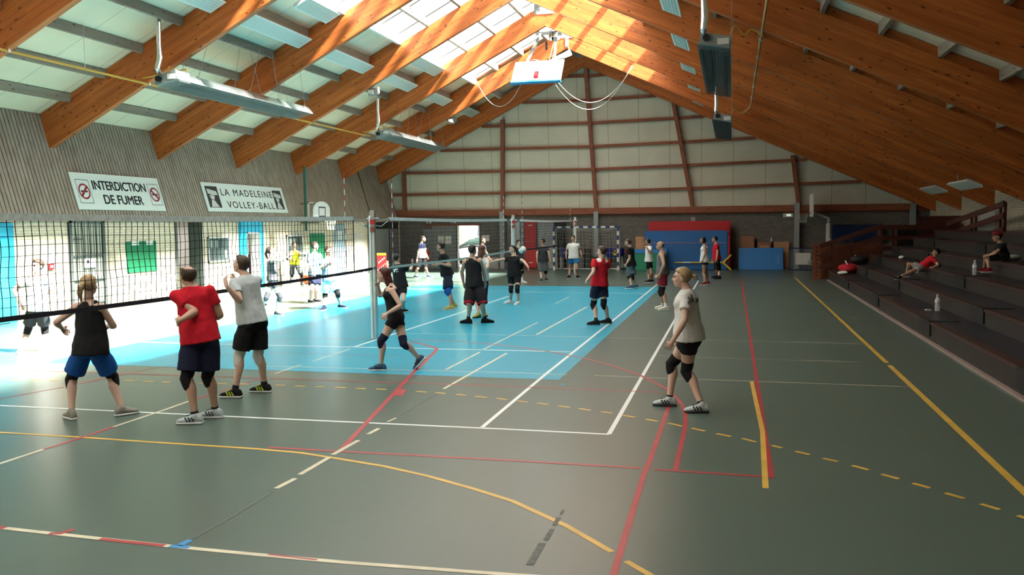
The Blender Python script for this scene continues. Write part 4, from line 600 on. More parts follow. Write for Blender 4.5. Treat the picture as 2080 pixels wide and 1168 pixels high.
# ---- wall basketball hoop at the left wall
t = thing('basketball_hoop', 'small arched white backboard with hoop on green mast by left wall', 'basketball hoop', (-16.1,31.8,0))
MB().tube([(-16.3,31.75,2.05),(-16.3,31.75,4.55)],.05,10).build('mast', mat('mast green', (.02,.13,.10), .5, .3), t)
g = MB()
for z in (2.35,3.1): g.bar((-16.5,31.75,z),(-15.75,31.8,z),.05,.05)
g.build('bracket', M['dgreen'], t)
arch = [(31.1,2.52),(32.5,2.52),(32.5,2.85)]+[(31.8+.7*math.cos(a),2.85+.33*math.sin(a)) for a in [PI*k/12 for k in range(1,12)]]+[(31.1,2.85)]
bb = MB().prism([(-15.62,y,z) for y,z in arch], (-.04,0,0)).build('backboard', M['white'], t)
g = Flat(frame_mx((-15.615,31.8,2.55),(0,1,0),(0,0,1)),.001); g.outline(-.3,.02,.3,.42,.05); g.mb.build('target_square', M['ink'], bb)
MB().box((-15.62,31.7,2.42),(-15.5,31.9,2.54)).build('rim_mount', M['red'], t)
MB().tube([(-15.27+.22*math.cos(a),31.8+.22*math.sin(a),2.48) for a in [2*PI*k/20 for k in range(20)]],.011,6,0,True).build('rim', M['white'], t)
def hoop_net(c, r, h, mt, par, n=10):
    g = MB()
    for k in range(n):
        for s_ in (1,-1):
            g.tube([V(c)+V((rr*math.cos(2*PI*(k+s_*q*.9)/n), rr*math.sin(2*PI*(k+s_*q*.9)/n), -h*q)) for q, rr in ((0,r),(.35,r*.8),(.7,r*.62),(1,r*.6))], .006, 4)
    return g.build('net', mt, par)
hoop_net((-15.27,31.8,2.48),.22,.42,M['netwht'],t)
g = MB()
for a in ((31.35,2.5,31.4,3.15),(31.95,2.5,32.0,3.15)): g.box((-16.0,a[0],a[1]),(-15.96,a[2],a[3]))
for z in (2.5,3.1): g.box((-16.0,31.35,z),(-15.96,32.0,z+.05))
g.build('rear_frame', M['offwhite'], t)
# ---- back wall: doorway leaf, papers, exit light, standing board
d = door(7); MB().box((-14.82,YB-.06,0),(-13.58,YB,2.16)).build('leaf', M['mgrey'], d); MB().box((-15.3,YB-.09,2.16),(-12.25,YB,2.26)).build('lintel', M['redwood'], d)
MB().box((-13.56,YB-.02,0),(-13.5,YB+.3,2.16)).build('jamb', M['dgrey'], d); MB().box((-12.35,YB-.02,0),(-12.29,YB+.3,2.16)).build('jamb', M['dgrey'], d)
for x0, x1, z0, z1, lab in ((-14.51,-14.2,1.24,1.66,'white paper on the grey door leaf, the left one of two'),(-14.14,-13.81,1.24,1.66,'white paper on the grey door leaf, next to the open doorway'),(-12.2,-11.82,1.37,1.68,'white paper on dark brick right of the open doorway')):
    tag(MB().box((x0,YB-.07,z0),(x1,YB-.062,z1) if x0 < -13 else (x1,YB,z1)).build('notice_paper', M['paper']), lab, 'paper')
for x, nm in ((-14.95,'white camera on dark brick above the walking man'),(-13.65,'white camera above the open doorway')):
    o = MB().box((x-.1,YB-.25,2.3),(x+.1,YB-.1,2.4)).box((x-.02,YB-.1,2.33),(x+.02,YB,2.37)).build('camera_unit', M['white']); tag(o, nm, 'camera'); MB().box((x-.05,YB-.27,2.32),(x+.05,YB-.25,2.38)).build('lens', M['black'], o)
o = MB().box((2.26,YB-.09,2.40),(2.7,YB,2.58)).build('exit_light', M['offwhite']); tag(o, 'small exit light box high on dark brick beside grey column', 'exit light'); MB().box((2.4,YB-.095,2.45),(2.6,YB-.09,2.54)).build('lens', mat('exit glow', (.75,.9,.75), .4, .3, emit=.8), o)
o = MB().box((-9.98,YB-.12,.03),(-9.4,YB-.02,2.33)).build('wall_pad', M['red'], None, False, .02); tag(o, 'tall red padded mat standing against the dark brick wall', 'mat')
for z in (.28,2.12): Flat(frame_mx((-9.78,YB-.123,z),(1,0,0),(0,0,1))).rect(0,0,.09,.03).rect(.03,.03,.08,.06).rect(.11,.01,.2,.05).mb.build('print', M['offwhite'], o)
MB().box((-9.98,YB-.124,1.36),(-9.4,YB-.119,1.375)).build('seam', mat('seam', (.6,.25,.2), .6, .3), o)
struct(MB().box((-9.34,YB-.03,0),(-8.55,YB,2.3)).build('trim_5', M['col'])); struct(MB().box((-8.5,YB-.03,0),(-7.9,YB,2.3)).build('trim_6', M['dark'])); struct(MB().box((-10.55,YB-.03,0),(-10.05,YB,2.3)).build('trim_7', M['col'])); struct(MB().box((-12.2,YB-.04,0),(-11.35,YB,.55)).build('trim_8', M['concrete'])); struct(MB().box((-15.3,YB-.04,0),(-14.85,YB,2.0)).build('trim_9', M['mgrey']))
o = thing('standing_banner', 'red and yellow printed stand between net post and storage gate', 'banner', (-15.75,38,0))
bd = MB().box((-15.95,37.98,.05),(-15.5,38.02,.95)).build('board', M['red'], o); g = MB()
for k in range(9): g.box((-15.93+.045*k,37.972,.12+.07*((k*5)%9)),(-15.90+.045*k+.03*(k%2),37.978,.2+.07*((k*5)%9)))
g.build('print', M['white'], bd); MB().box((-15.95,37.97,.84),(-15.5,37.978,.95)).build('top_band', M['yellow'], bd); MB().box((-16,37.85,0),(-15.45,38.15,.05)).build('base', M['dgrey'], o)
# ---- outside the doorway
struct(MB().box((-24,42.95,-.2),(-4,62,-.02)).build('outside_ground', M['tarmac']))
def hedge(c, s, label, seed):
    g = MB(); g.ball(c, 1, 16, 0, s); rnd = random.Random(seed); 
    for i, p in enumerate(g.v):
        q = V(p); k = 1+.35*noise.noise(q*2.2+V((seed,0,0))); g.v[i] = tuple(V(c)+(q-V(c))*k)
    tag(g.build('shrub', M['foliage'], None, True), label, 'shrub')
hedge((-16.0,50.5,1.3),(1.3,.9,1.6),'leafy shrub outside the doorway on its left',1); hedge((-12.2,51.5,1.5),(1.5,1.0,1.9),'leafy shrub outside the doorway behind the car',5)
t = thing('car', 'pale parked car seen through the open doorway', 'car', (-13.8,47.8,0)); g = MB()
sec = [(-15.9,.35,.62),(-15.8,.3,.75),(-15.0,.28,.92),(-14.5,.28,1.0),(-12.6,.28,1.02),(-11.8,.3,.98),(-11.6,.35,.7)]
g.loft([((x,47.8,(a+b)/2),(0,1,0),(0,0,1),.82,(b-a)/2*1.25) for x,a,b in sec], 16); g.build('body', M['carpaint'], t, True)
g = MB(); g.loft([((x,47.8,.9+h/2),(0,1,0),(0,0,1),w_,max(.02,h/2*1.3)) for x,h,w_ in ((-14.95,.1,.7),(-14.3,.5,.68),(-13.2,.58,.66),(-12.3,.45,.66),(-11.9,.1,.66))], 16); g.build('cabin', M['carglass'], t, True)
for x in (-15.1,-12.4):
    for y in (47.1,48.5): MB().tube([(x,y-.1,.3),(x,y+.1,.3)],.32,18).build('wheel', M['black'], t)
# ---- volleyball posts and nets
NX = -6.73
def net_post(y, label, top=2.5, pad=False):
    t = thing('net_post', label, 'net post', (NX,y,0), 'volleyball net posts')
    MB().box((NX-.05,y-.045,0),(NX+.05,y+.045,top)).build('post', M['alu'], t, False, .012)
    MB().box((NX-.055,y-.07,.02),(NX-.02,y-.045,top-.1)).build('rail', M['white'], t)
    k = MB().box((NX-.03,y-.075,top-.27),(NX+.06,y-.045,top-.18)).build('winch', M['red'], t); MB().box((NX-.03,y-.076,top-.42),(NX+.05,y-.045,top-.32)).build('winch', M['redwood'], t)
    g = MB(); g.tube([(NX-.12,y,top-.16),(NX+.12,y,top-.16)],.018,8); g.tube([(NX-.12,y,1.38),(NX+.02,y,1.38)],.012,6); g.build('hook', M['paleblue'], t); return t
net_post(4.9,'nearest aluminium net post, out at the near end of the court'); net_post(15.86,'tall aluminium net post beside the red-haired woman'); net_post(27.1,'aluminium net post behind the woman in black'); net_post(38.4,'farthest aluminium net post in front of the handball goal')
def vnet(y0, y1, top, bot, tapet, tapeb, label, seed, pe, pf):
    t = thing('volleyball_net', label, 'net', (NX,y0,bot)); rnd = random.Random(seed); g = MB(); ny = int(round((y1-y0)/.1)); nz = 10
    sag = lambda u: -.025*math.sin(PI*u)
    def P(i, j):
        u = i/ny; y = y0+(y1-y0)*u; q = j/nz; wob = math.sin(PI*q)
        return V((NX+.02*noise.noise(V((y*1.3,q*3,seed)))*wob, y+.05*noise.noise(V((y*.9,q*2.2,seed+5)))*wob, bot+(top-bot)*q+sag(u)*q+.025*noise.noise(V((y*1.1,q*2,seed+9)))*wob))
    for i in range(0, ny+1): g.tube([P(i,j) for j in range(nz+1)], .0042, 4)
    for j in range(1, nz): g.tube([P(i,j) for i in range(ny+1)], .0042, 4)
    g.build('mesh', M['netblk'], t)
    def band(z, h, m, nm, off=0):
        b = MB(); n = 24
        for s_ in range(n):
            ya, yb_ = y0+(y1-y0)*s_/n, y0+(y1-y0)*(s_+1)/n; b.bar((NX,ya,z+sag(s_/n)),(NX,yb_,z+sag((s_+1)/n)),.014,h)
        b.build(nm, m, t)
    band(top, .07, tapet, 'top_tape'); band(bot, .05, tapeb, 'bottom_tape'); MB().bar((NX,y1,bot+sag(1)),(NX,pf-.07,1.38),.014,.05).build('bottom_tape', tapeb, t)
    for y in (y0, y1): MB().bar((NX,y,bot),(NX,y,top),.012,.018).build('side_tape', M['netblk'], t)
    ro = MB()
    for ya, yb_ in ((y0,pe),(y1,pf)):
        for z, z2 in ((top,top+.02),(top-.02,top-.12),(bot,1.38)): ro.tube([(NX,ya,z),(NX,(ya+yb_)/2,min(z,z2)-.03),(NX,yb_,z2)],.006,5)
    ro.build('tie_rope', M['tapeteal'], t)
    return t
vnet(5.4,14.95,2.34,1.36,M['tape'],M['tapeblk'],'nearest volleyball net with grey top tape and black bottom tape',3,4.9,15.86)
vnet(16.69,26.24,2.34,1.36,M['tape'],M['tapeteal'],'middle volleyball net with pale teal bottom tape',11,15.86,27.1)
vnet(28.0,37.5,2.33,1.36,M['white'],M['tapeblk'],'farthest volleyball net, in front of tall red mat',17,27.1,38.4)
def antenna(y, label):
    o = MB(); z = 1.36; k = 0
    while z < 3.12: o.tube([(NX-.02,y,z),(NX-.02,y,z+.1)],.007,6,k % 2); z += .1; k += 1
    tag(o.build('net_antenna', [M['white'], M['lred']]), label, 'antenna', 'net antennas')
antenna(14.65,'red and white antenna rod on the nearest net, at its far end'); antenna(16.92,'red and white antenna rod on the middle net, at its near end'); antenna(25.98,'red and white antenna rod on the middle net, at its far end'); antenna(28.4,'red and white antenna rod on the farthest net, at its near end'); antenna(37.29,'red and white antenna rod on the farthest net, at its far end'); antenna(5.8,'red and white antenna rod on the nearest net, at its near end')
def volley(c, r, label, cols, rest=False):
    g = MB(); g.ball(c, r, 18)
    for i, fc in enumerate(g.f):
        q = sum((V(g.v[j]) for j in fc), V())/len(fc)-V(c); q.normalize(); g.m[i] = int((math.atan2(q.z+.3*q.x, q.y)+PI)/(2*PI)*6+q.x*1.5) % 3
    tag(g.build('volleyball', cols, None, True), label, 'ball')
volley((-5.78,24.3,1.48),.107,'white, green and red volleyball in the air beside the woman in black',[M['white'],mat('ball green',(.02,.19,.14),.5,.3),M['offwhite']])
# ---- handball goal
t = thing('handball_goal', 'blue and white handball goal with white net by the back wall', 'goal', (-6.7,41.2,0)); gx0, gx1, gy0 = -8.25, -5.2, 41.2
M['goalblue'] = mat('goal blue', (.015,.045,.18), .4, .4)
def striped(a, b, n, nm, first):
    for k in range(n):
        p = V(a).lerp(V(b), k/n); q = V(a).lerp(V(b), (k+1)/n); m = MB().bar(p, q, .08, .08); m.build(nm, M['white'] if (k+first) % 2 == 0 else M['goalblue'], t)
striped((gx0,gy0,0),(gx0,gy0,2.04),10,'upright',0); striped((gx1,gy0,0),(gx1,gy0,2.04),10,'upright',0); striped((gx0-.04,gy0,2.04),(gx1+.04,gy0,2.04),15,'crossbar',1)
g = MB()
for x in (gx0,gx1): g.tube([(x,gy0,2.04),(x,gy0+.6,1.95),(x,gy0+.75,.02),(x,gy0,.02)],.02,8)
g.tube([(gx0,gy0+.75,.03),(gx1,gy0+.75,.03)],.02,8); g.build('frame', M['galv'], t)
g = MB(); n = 26
for k in range(n+1):
    x = gx0+(gx1-gx0)*k/n; wv = .05*math.sin(k*1.7); g.tube([(x,gy0+.05,2.0),(x+wv*.3,gy0+.45,1.86),(x+wv,gy0+.62,1.2),(x+wv*.5,gy0+.72,.05)],.005,4)
for q in [i/14 for i in range(15)]:
    p = [(gy0+.05,2.0),(gy0+.45,1.86),(gy0+.62,1.2),(gy0+.72,.05)]; s_ = q*3; i = min(2,int(s_)); u = s_-i; y = p[i][0]*(1-u)+p[i+1][0]*u; z = p[i][1]*(1-u)+p[i+1][1]*u
    g.tube([(gx0+(gx1-gx0)*k/10,y,z+.03*math.sin(k*1.3+q*5)) for k in range(11)],.005,4)
for x in (gx0,gx1):
    for q in range(1,8): g.tube([(x,gy0+.09*q,.02),(x,gy0+.09*q,2.02-.02*q)],.005,4); g.tube([(x,gy0,.24*q),(x,gy0+.66,.24*q)],.005,4)
g.build('net', M['netwht'], t)
# ball carts with blue covers behind the goal, bikes of clutter
def ball_cart(x, label, logo):
    t = thing('ball_cart', label, 'ball cart', (x,42.3,0))
    g = MB()
    for dx in (-.38,.38):
        for y in (42.08,42.5): g.tube([(x+dx,y,0.05),(x+dx,y,.62)],.018,8)
    g.build('frame', M['galv'], t); b = MB(); b.loft([((x,42.3,z),(1,0,0),(0,1,0),a,c) for z,a,c in ((.55,.36,.16),(.6,.42,.22),(.95,.46,.25),(1.02,.44,.24))], 16); cv = b.build('cover', mat('cover blue', (.012,.02,.19), .6, .3), t, True)
    for dx in (-.38,.38):
        for y in (42.08,42.5): MB().ball((x+dx,y,.035),.035,8).build('castor', M['black'], t)
    if logo == 1: text_on('print', 'MIKASA', M['white'], cv, frame_mx((x-.26,42.045,.76),(1,0,0),(0,0,1)), .52, .1, .02)
    else:
        e = Flat(frame_mx((x+.05,42.042,.8),(1,0,0),(0,0,1)),0).ell(0,0,.17,.17); e.mb.build('emblem', M['ink'], cv); e = Flat(frame_mx((x+.05,42.038,.8),(1,0,0),(0,0,1)),0).poly([(-.13,-.02),(.13,-.02),(0,-.15)]).poly([(-.06,.05),(.06,.05),(0,.14)]); e.mb.build('emblem', M['yellow'], cv)
ball_cart(-7.72,'blue covered ball cart behind the left half of the goal',1); ball_cart(-5.5,'blue covered ball cart with round yellow emblem behind right half of the goal',2)
t = thing('bicycle', 'dark bicycle leaning behind the goal by the right upright', 'bicycle', (-5.1,42.25,0))
for x in (-5.05,-4.1):
    w_ = MB().tube([(x+.3*math.cos(a),42.35,.32+.3*math.sin(a)) for a in [2*PI*k/20 for k in range(20)]],.018,6,0,True).build('wheel', M['black'], t)
MB().tube([(-5.05,42.35,.32),(-4.75,42.35,.75),(-4.25,42.35,.8),(-4.55,42.35,.32),(-4.75,42.35,.75)],.016,6).build('frame', M['dgrey'], t); MB().tube([(-4.1,42.35,.32),(-4.25,42.35,.85),(-4.25,42.2,.95),(-4.25,42.5,.95)],.014,6).build('fork', M['alu'], t); MB().box((-4.86,42.29,.78),(-4.6,42.41,.83)).build('saddle', M['black'], t)
sb_ = MB(); sb_.loft([((-4.72,41.9,z),(1,0,0),(0,1,0),r,r*.6) for z, r in ((.62,.1),(.68,.22),(.85,.26),(.98,.2),(1.04,.08))],12); sb_.tube([(-4.72,41.9,.62),(-4.72,41.9,.0)],.02,6); tag(sb_.build('red_sack', M['redfab'], None, True), 'dark red sack on a stand right of the goal', 'sack')
for k, (x, y, z, hgt) in enumerate(((-7.1,42.14,.35,.7),(-6.78,42.12,.5,1.0),(-6.46,42.1,.3,.6),(-6.14,42.14,.45,.9))):
    o = MB().box((x-.13,y-.12,0),(x+.13,y+.12,hgt)).build('storage_box', (M['dgrey'],M['dark'],M['carton'],M['dgrey'])[k], None, False, .02)
    tag(o, ('low dark grey box behind the goal net, near the left ball cart','tall black box behind the goal net','low brown box in the middle behind the goal net','dark grey box behind goal net, near the emblem cart')[k], 'box'); MB().box((x-.14,y-.13,hgt-.06),(x+.14,y+.13,hgt)).build('lid', M['black'], o)
# ---- crash mats, boxes and boards along the back wall
def leaning(x0, x1, z1, yb, yt, th, name, m, label, cat, bev=.03):
    o = MB().prism([(x0,yb,0.0),(x1,yb,0.0),(x1,yt,z1),(x0,yt,z1)], (0,th,0)).build(name, m, None, False, bev); return tag(o, label, cat)
o = leaning(-3.86,-.08,2.27,41.86,41.94,.3,'crash_mat',M['red'],'tall red crash mat standing behind the blue one','mat',.05)
o = leaning(-4.0,-.2,1.83,41.48,41.54,.3,'crash_mat',M['blue'],'long dark blue crash mat standing on edge with a pink line','mat',.05)
MB().bar((-3.95,41.515,1.28),(-.25,41.515,1.25),.02,.025).build('seam_line', mat('pink seam', (.40,.16,.22), .6, .3), o); MB().box((-.2,41.55,.3),(-.12,41.8,1.6)).build('end_cover', M['red'], o)
o = thing('floor_beam', 'yellow and white striped bar on a yellow angled stand before blue mat', 'bar', (-1.5,41.4,0))
for k in range(6): MB().tube([(-2.6+k*.38,41.4,.36),(-2.22+k*.38,41.4,.36)],.03,8).build('bar', M['white'] if k in (1,) else M['yellow'], o)
MB().bar((-.42,41.4,.36),(-.05,41.4,.72),.07,.07).bar((-.42,41.4,.36),(-.05,41.4,.02),.07,.07).build('stand', M['yellow'], o)
o = MB().box((-4.39,40.85,.0),(-2.92,41.35,.82)).build('vault_box', M['matgreen'], None, False, .02); tag(o, 'green folded gym mat block with blue top behind the man in white', 'mat'); MB().box((-4.39,40.85,.82),(-2.92,41.35,.99)).build('top_pad', M['blue2'], o); text_on('print', 'JM', M['white'], o, frame_mx((-3.70,40.84,.36),(1,0,0),(0,0,1)), .22, .15, .02)
leaning(-4.44,-4.03,1.57,41.75,41.8,.05,'plywood_board',M['ply'],'narrow plywood board leaning left of the blue crash mat','board',.01)
o = leaning(.28,2.26,1.0,41.9,42.1,.12,'gym_mat',M['blue2'],'bright blue gym mat leaning alone against boxes','mat',.02); mk = Flat(frame_mx((2.0,41.93,.3),(1,0,0),(0,.19,.98)),.004)
for k in range(7): mk.rect(.01*(k%2),.06*k,.06,.06*k+.035)
mk.mb.build('print', M['paleblue'], o)
for x0, x1, z1, nm, m, lab in ((.35,.98,1.53,'vault_box','carton','tall brown vaulting box behind the left end of bright blue mat'),(1.12,1.72,1.26,'vault_box','carton','lower brown box with a slot behind the bright blue mat'),(1.85,2.53,1.27,'plywood_board','ply','tan plywood board standing behind the right end of bright blue mat')):
    o = MB().box((x0,42.25 if nm == 'vault_box' else 42.4,0),(x1,42.55,z1)).build(nm, M[m], None, False, .015); tag(o, lab, 'box' if nm == 'vault_box' else 'board')
    if x0 == 1.12: MB().box((x0+.1,42.24,1.0),(x1-.1,42.26,1.12)).build('slot', M['ply'], o)
o = MB().lathe([(.05,1.27),(.05,1.4),(.02,1.43)],(1.75,42.45,0),10).build('white_bottle', M['offwhite'], None, True); tag(o, 'small white bottle standing on top of brown boxes', 'bottle'); MB().lathe([(.022,1.43),(.022,1.47)],(1.75,42.45,0),10).build('cap', M['white'], o)
t = thing('mini_trampoline', 'square mini trampoline tilted on edge with white bed', 'trampoline', (3.1,42,0)); fx = frame_mx((3.1,41.85,.5),(1,0,0),(0,.25,1))
g = MB(); pts = [(-.6,-.5),(.6,-.5),(.6,.5),(-.6,.5)]; g.tube([fx @ V((x,y,0)) for x,y in pts],.03,8,0,True); g.build('frame', M['navy'], t); Flat(fx,0).rect(-.32,-.26,.33,.28).mb.build('bed', M['offwhite'], t); g = MB()
for k in range(14):
    u = -1+2*(k+.5)/14
    for a, b in (((u*.55,.48),(u*.3+.03*(-1)**k,.28)),((u*.55,-.48),(u*.3+.03*(-1)**k,-.26)),((-.58,u*.46),(-.32,u*.25+.03*(-1)**k)),((.58,u*.46),(.33,u*.25+.03*(-1)**k))): g.tube([fx @ V((*a,0)), fx @ V((*b,0))],.008,4)
g.build('spring', M['paleblue'], t); g = MB()
for z in (.25,.33,.41): g.tube([(3.3,41.75,z),(3.95,41.75,z-.03)],.02,6)
g.build('leg', M['galv'], t)
# ---- free-standing basketball stand right
t = thing('basketball_stand', 'white movable basketball stand with backboard seen edge-on', 'basketball hoop', (4.1,41.3,0))
MB().box((4.02,41.2,.1),(4.16,41.4,2.1)).build('upright', M['white'], t); MB().bar((4.1,41.3,2.05),(4.12,41.3,2.32),.09,.09).bar((4.12,41.3,2.32),(3.42,41.3,2.62),.07,.08).build('arm', M['offwhite'], t); MB().bar((4.12,41.3,1.5),(4.75,41.3,.35),.06,.06).build('brace', M['white'], t)
MB().box((3.36,40.4,2.4),(3.41,42.0,3.4)).build('backboard', M['white'], t); MB().tube([(3.05+.23*math.cos(a),41.3+.23*math.sin(a),2.56) for a in [2*PI*k/20 for k in range(20)]],.012,6,0,True).bar((3.28,41.3,2.56),(3.36,41.3,2.56),.1,.04).build('rim', M['rim'], t); hoop_net((3.05,41.3,2.56),.22,.42,M['netwht'],t)
MB().box((3.95,41.05,.0),(5.2,41.55,.12)).build('base', M['dgrey'], t)
g = MB(); g.box((4.4,42.3,1.25),(6.6,42.585,2.03)); tag(g.build('blue_cover', M['navy'], None, False, .03), 'dark navy padded cover on the back wall behind the stand', 'cover')
# ---- bleachers
BX = [3.46,4.18,4.9,5.62,6.34,7.06]; BZ = [.37,.67,.97,1.27,1.57,1.83]; BY0, BY1 = YF+.5, 34.5
t = thing('bleachers', 'long dark stepped bleachers along the right side of hall', 'bleachers', (3.46,15,0))
for k in range(6):
    x1 = BX[k+1] if k < 5 else 8.45; z0 = 0 if k == 0 else BZ[k-1]
    p_ = MB().box((BX[k]+.02,BY0,0),(x1+.02,BY1,BZ[k]-.02)).build('tier', M['bleach'], t); MB().box((BX[k]+.12,BY0,BZ[k]-.02),(x1+.03,BY1,BZ[k])).build('tread', M['bleachtop'], p_); MB().box((BX[k],BY0,BZ[k]-.05),(BX[k]+.13,BY1,BZ[k]+.004)).build('edge_strip', M['lip'], p_)
    for y in ((5.5,11.2,17.1,22.9,28.6),(5.0,10.7,16.5,24.4,30),(9.5,15.2,20.9,26.5,32),(8.2,14,22,28.2,33),(7,18,25,31),())[k]:
        g = MB(); g.box((BX[k]-.012,y,BZ[k]-.26),(BX[k]+.02,y+.9,BZ[k]+.012)); g.box((BX[k]-.012,y,BZ[k]),(BX[k]+.5,y+.16,BZ[k]+.012))
        g.build('bracket_slot_shade', M['black'], p_)  # solid black boxes: shade inside the slots put into colour
MB().box((BX[0]-.05,BY0,0),(BX[0]+.02,BY1,.035)).build('base_strip', mat('pinkish strip', (.28,.21,.19), .6, .3), t)
# wooden barriers at the far end of the bleachers
t = thing('wooden_barrier', 'orange brown wooden barrier post with sloping boards at the foot of bleachers', 'barrier', (3.1,35.2,0)); pb = MB().box((2.96,35.15,0),(3.26,35.25,1.35)).build('end_post', M['rail2'], t); g = MB()
for k in range(8): g.box((3.07,35.14,.12+.15*k),(3.13,35.16,.17+.15*k))
g.build('hole', M['dark'], pb)
for z0, z1 in ((1.25,2.02),(.85,1.6),(.45,1.15)): MB().bar((3.2,35.12,z0),(5.4,35.12,z1),.05,.17).build('board', M['rail'], t)
for x, z in ((3.6,1.35),(4.3,1.55),(5.35,2.0)): MB().box((x,35.15,0.02),(x+.07,35.22,z)).build('post', M['rail'], t)
MB().box((3.3,35.6,0),(5.3,35.65,1.3)).build('back_panel', M['rail2'], t)
t = thing('wooden_railing', 'dark red horizontal board railing behind the top of the bleachers', 'railing', (6.5,36.2,0))
for z in (1.05,1.45,1.85): MB().box((5.4,36.2,z),(8.4,36.24,z+.17)).build('board', M['rail'], t)
for x in (5.4,6.0,7.4,8.3): MB().box((x,36.24,0),(x+.1,36.32,2.05)).build('post', M['rail2'] if x < 7 else M['rail'], t)
MB().box((6.9,36.6,0),(8.4,36.65,2.35)).build('tall_panel', M['rail'], t)
struct(MB().box((6.05,36.9,0),(8.4,37.0,2.02)).build('wall_stairwell', M['dark']))
t = thing('stair_railing', 'dark red sloping stair railing against pale brick on the right', 'railing', (7.6,31,1.83))
for dz in (0,-.42,-.84): MB().bar((7.6,35.2,2.05+dz),(7.6,28.2,2.65+dz+.08*(dz<0)),.05,.17).build('board', M['rail'], t)
for y in (35.0,31.9,31.4,28.7,28.25): MB().box((7.62,y,.5 if y > 34.6 else 1.83),(7.69,y+.09,2.72-(y-28)*.09)).build('post', M['rail'], t)
MB().bar((7.65,35.0,1.3),(7.65,33.2,.95+.95),.06,.16).build('board', M['rail'], t)
tag(MB().box((8.3,31.8,1.83),(8.48,33.6,2.5)).build('grey_panel', mat('pale grey panel', (.42,.43,.42), .6, .3)), 'pale grey panel behind the stair railing on the right', 'panel')
# small things on the bleachers
def bottle(x, y, z, h, label, capm, m=None):
    r = h*.14; o = MB().lathe([(r*.9,z),(r,z+.02),(r,z+h*.35),(r*.88,z+h*.42),(r,z+h*.5),(r,z+h*.68),(r*.55,z+h*.84),(r*.38,z+h*.9),(r*.38,z+h*.93)],(x,y,0),14).build('water_bottle', m or M['plastic'], None, True); tag(o, label, 'bottle')
    MB().lathe([(r*.45,z+h*.93),(r*.45,z+h)],(x,y,0),12).build('cap', capm, o); MB().lathe([(r*1.02,z+h*.52),(r*1.02,z+h*.68)],(x,y,0),14).build('label_band', M['white'], o)
bottle(4.0,19.15,.37,.34,'clear water bottle alone on the lowest bleacher step',M['white']); bottle(4.28,33.6,.67,.3,'green bottle beside bags at far end of the bleachers',M['white'],mat('green plastic',(.05,.2,.1),.2,.5)); bottle(5.2,21.35,.97,.33,'clear bottle standing by the feet of the sitting boy',M['white'])
tag(MB().box((3.8,19.25,.37),(3.92,19.33,.395)).build('phone', M['offwhite'], None, False, .008), 'small pale phone lying left of the lone bottle', 'phone')
def lump(name, c, s, m, label, cat, seed, part=None):
    g = MB(); g.ball(c, 1, 12, 0, s)
    for i, p in enumerate(g.v):
        q = V(p); k = 1+.22*noise.noise((q-V(c))*6+V((seed,1,2))); z = V(c)+(q-V(c))*k; g.v[i] = (z.x, z.y, max(z.z, c[2]-s[2]*.92))
    return tag(g.build(name, m, None, True), label, cat)
o = lump('sports_bag',(3.95,32.9,.54),(.34,.45,.17),M['redfab'],'red sports bag lying at far end of bleachers','bag',2); MB().tube([(3.9,32.6,.68),(3.85,32.8,.8),(3.9,33.1,.7)],.02,6).build('handle', M['white'], o)
lump('towel',(3.66,31.9,.43),(.17,.3,.07),M['white'],'crumpled white towel in front of the red sports bag','towel',4)
lump('sports_bag',(4.35,33.0,.82),(.3,.4,.16),M['black'],'black bag slumped behind the red sports bag','bag',6)
lump('paper_ball',(5.22,30.2,1.02),(.09,.11,.055),M['white'],'small white crumpled paper on the bleachers near the lying boy','paper',8); lump('plastic_bag',(6.05,21.6,1.34),(.15,.13,.075),M['offwhite'],'white plastic bag beside the sitting boy','bag',9); lump('cloth',(5.85,21.55,1.33),(.15,.12,.07),M['paleblue'],'pale blue cloth behind the sitting boy','cloth',12); lump('sports_bag',(6.1,20.0,1.37),(.24,.35,.11),M['black'],'flat black bag near the right edge, right of sitting boy','bag',14)
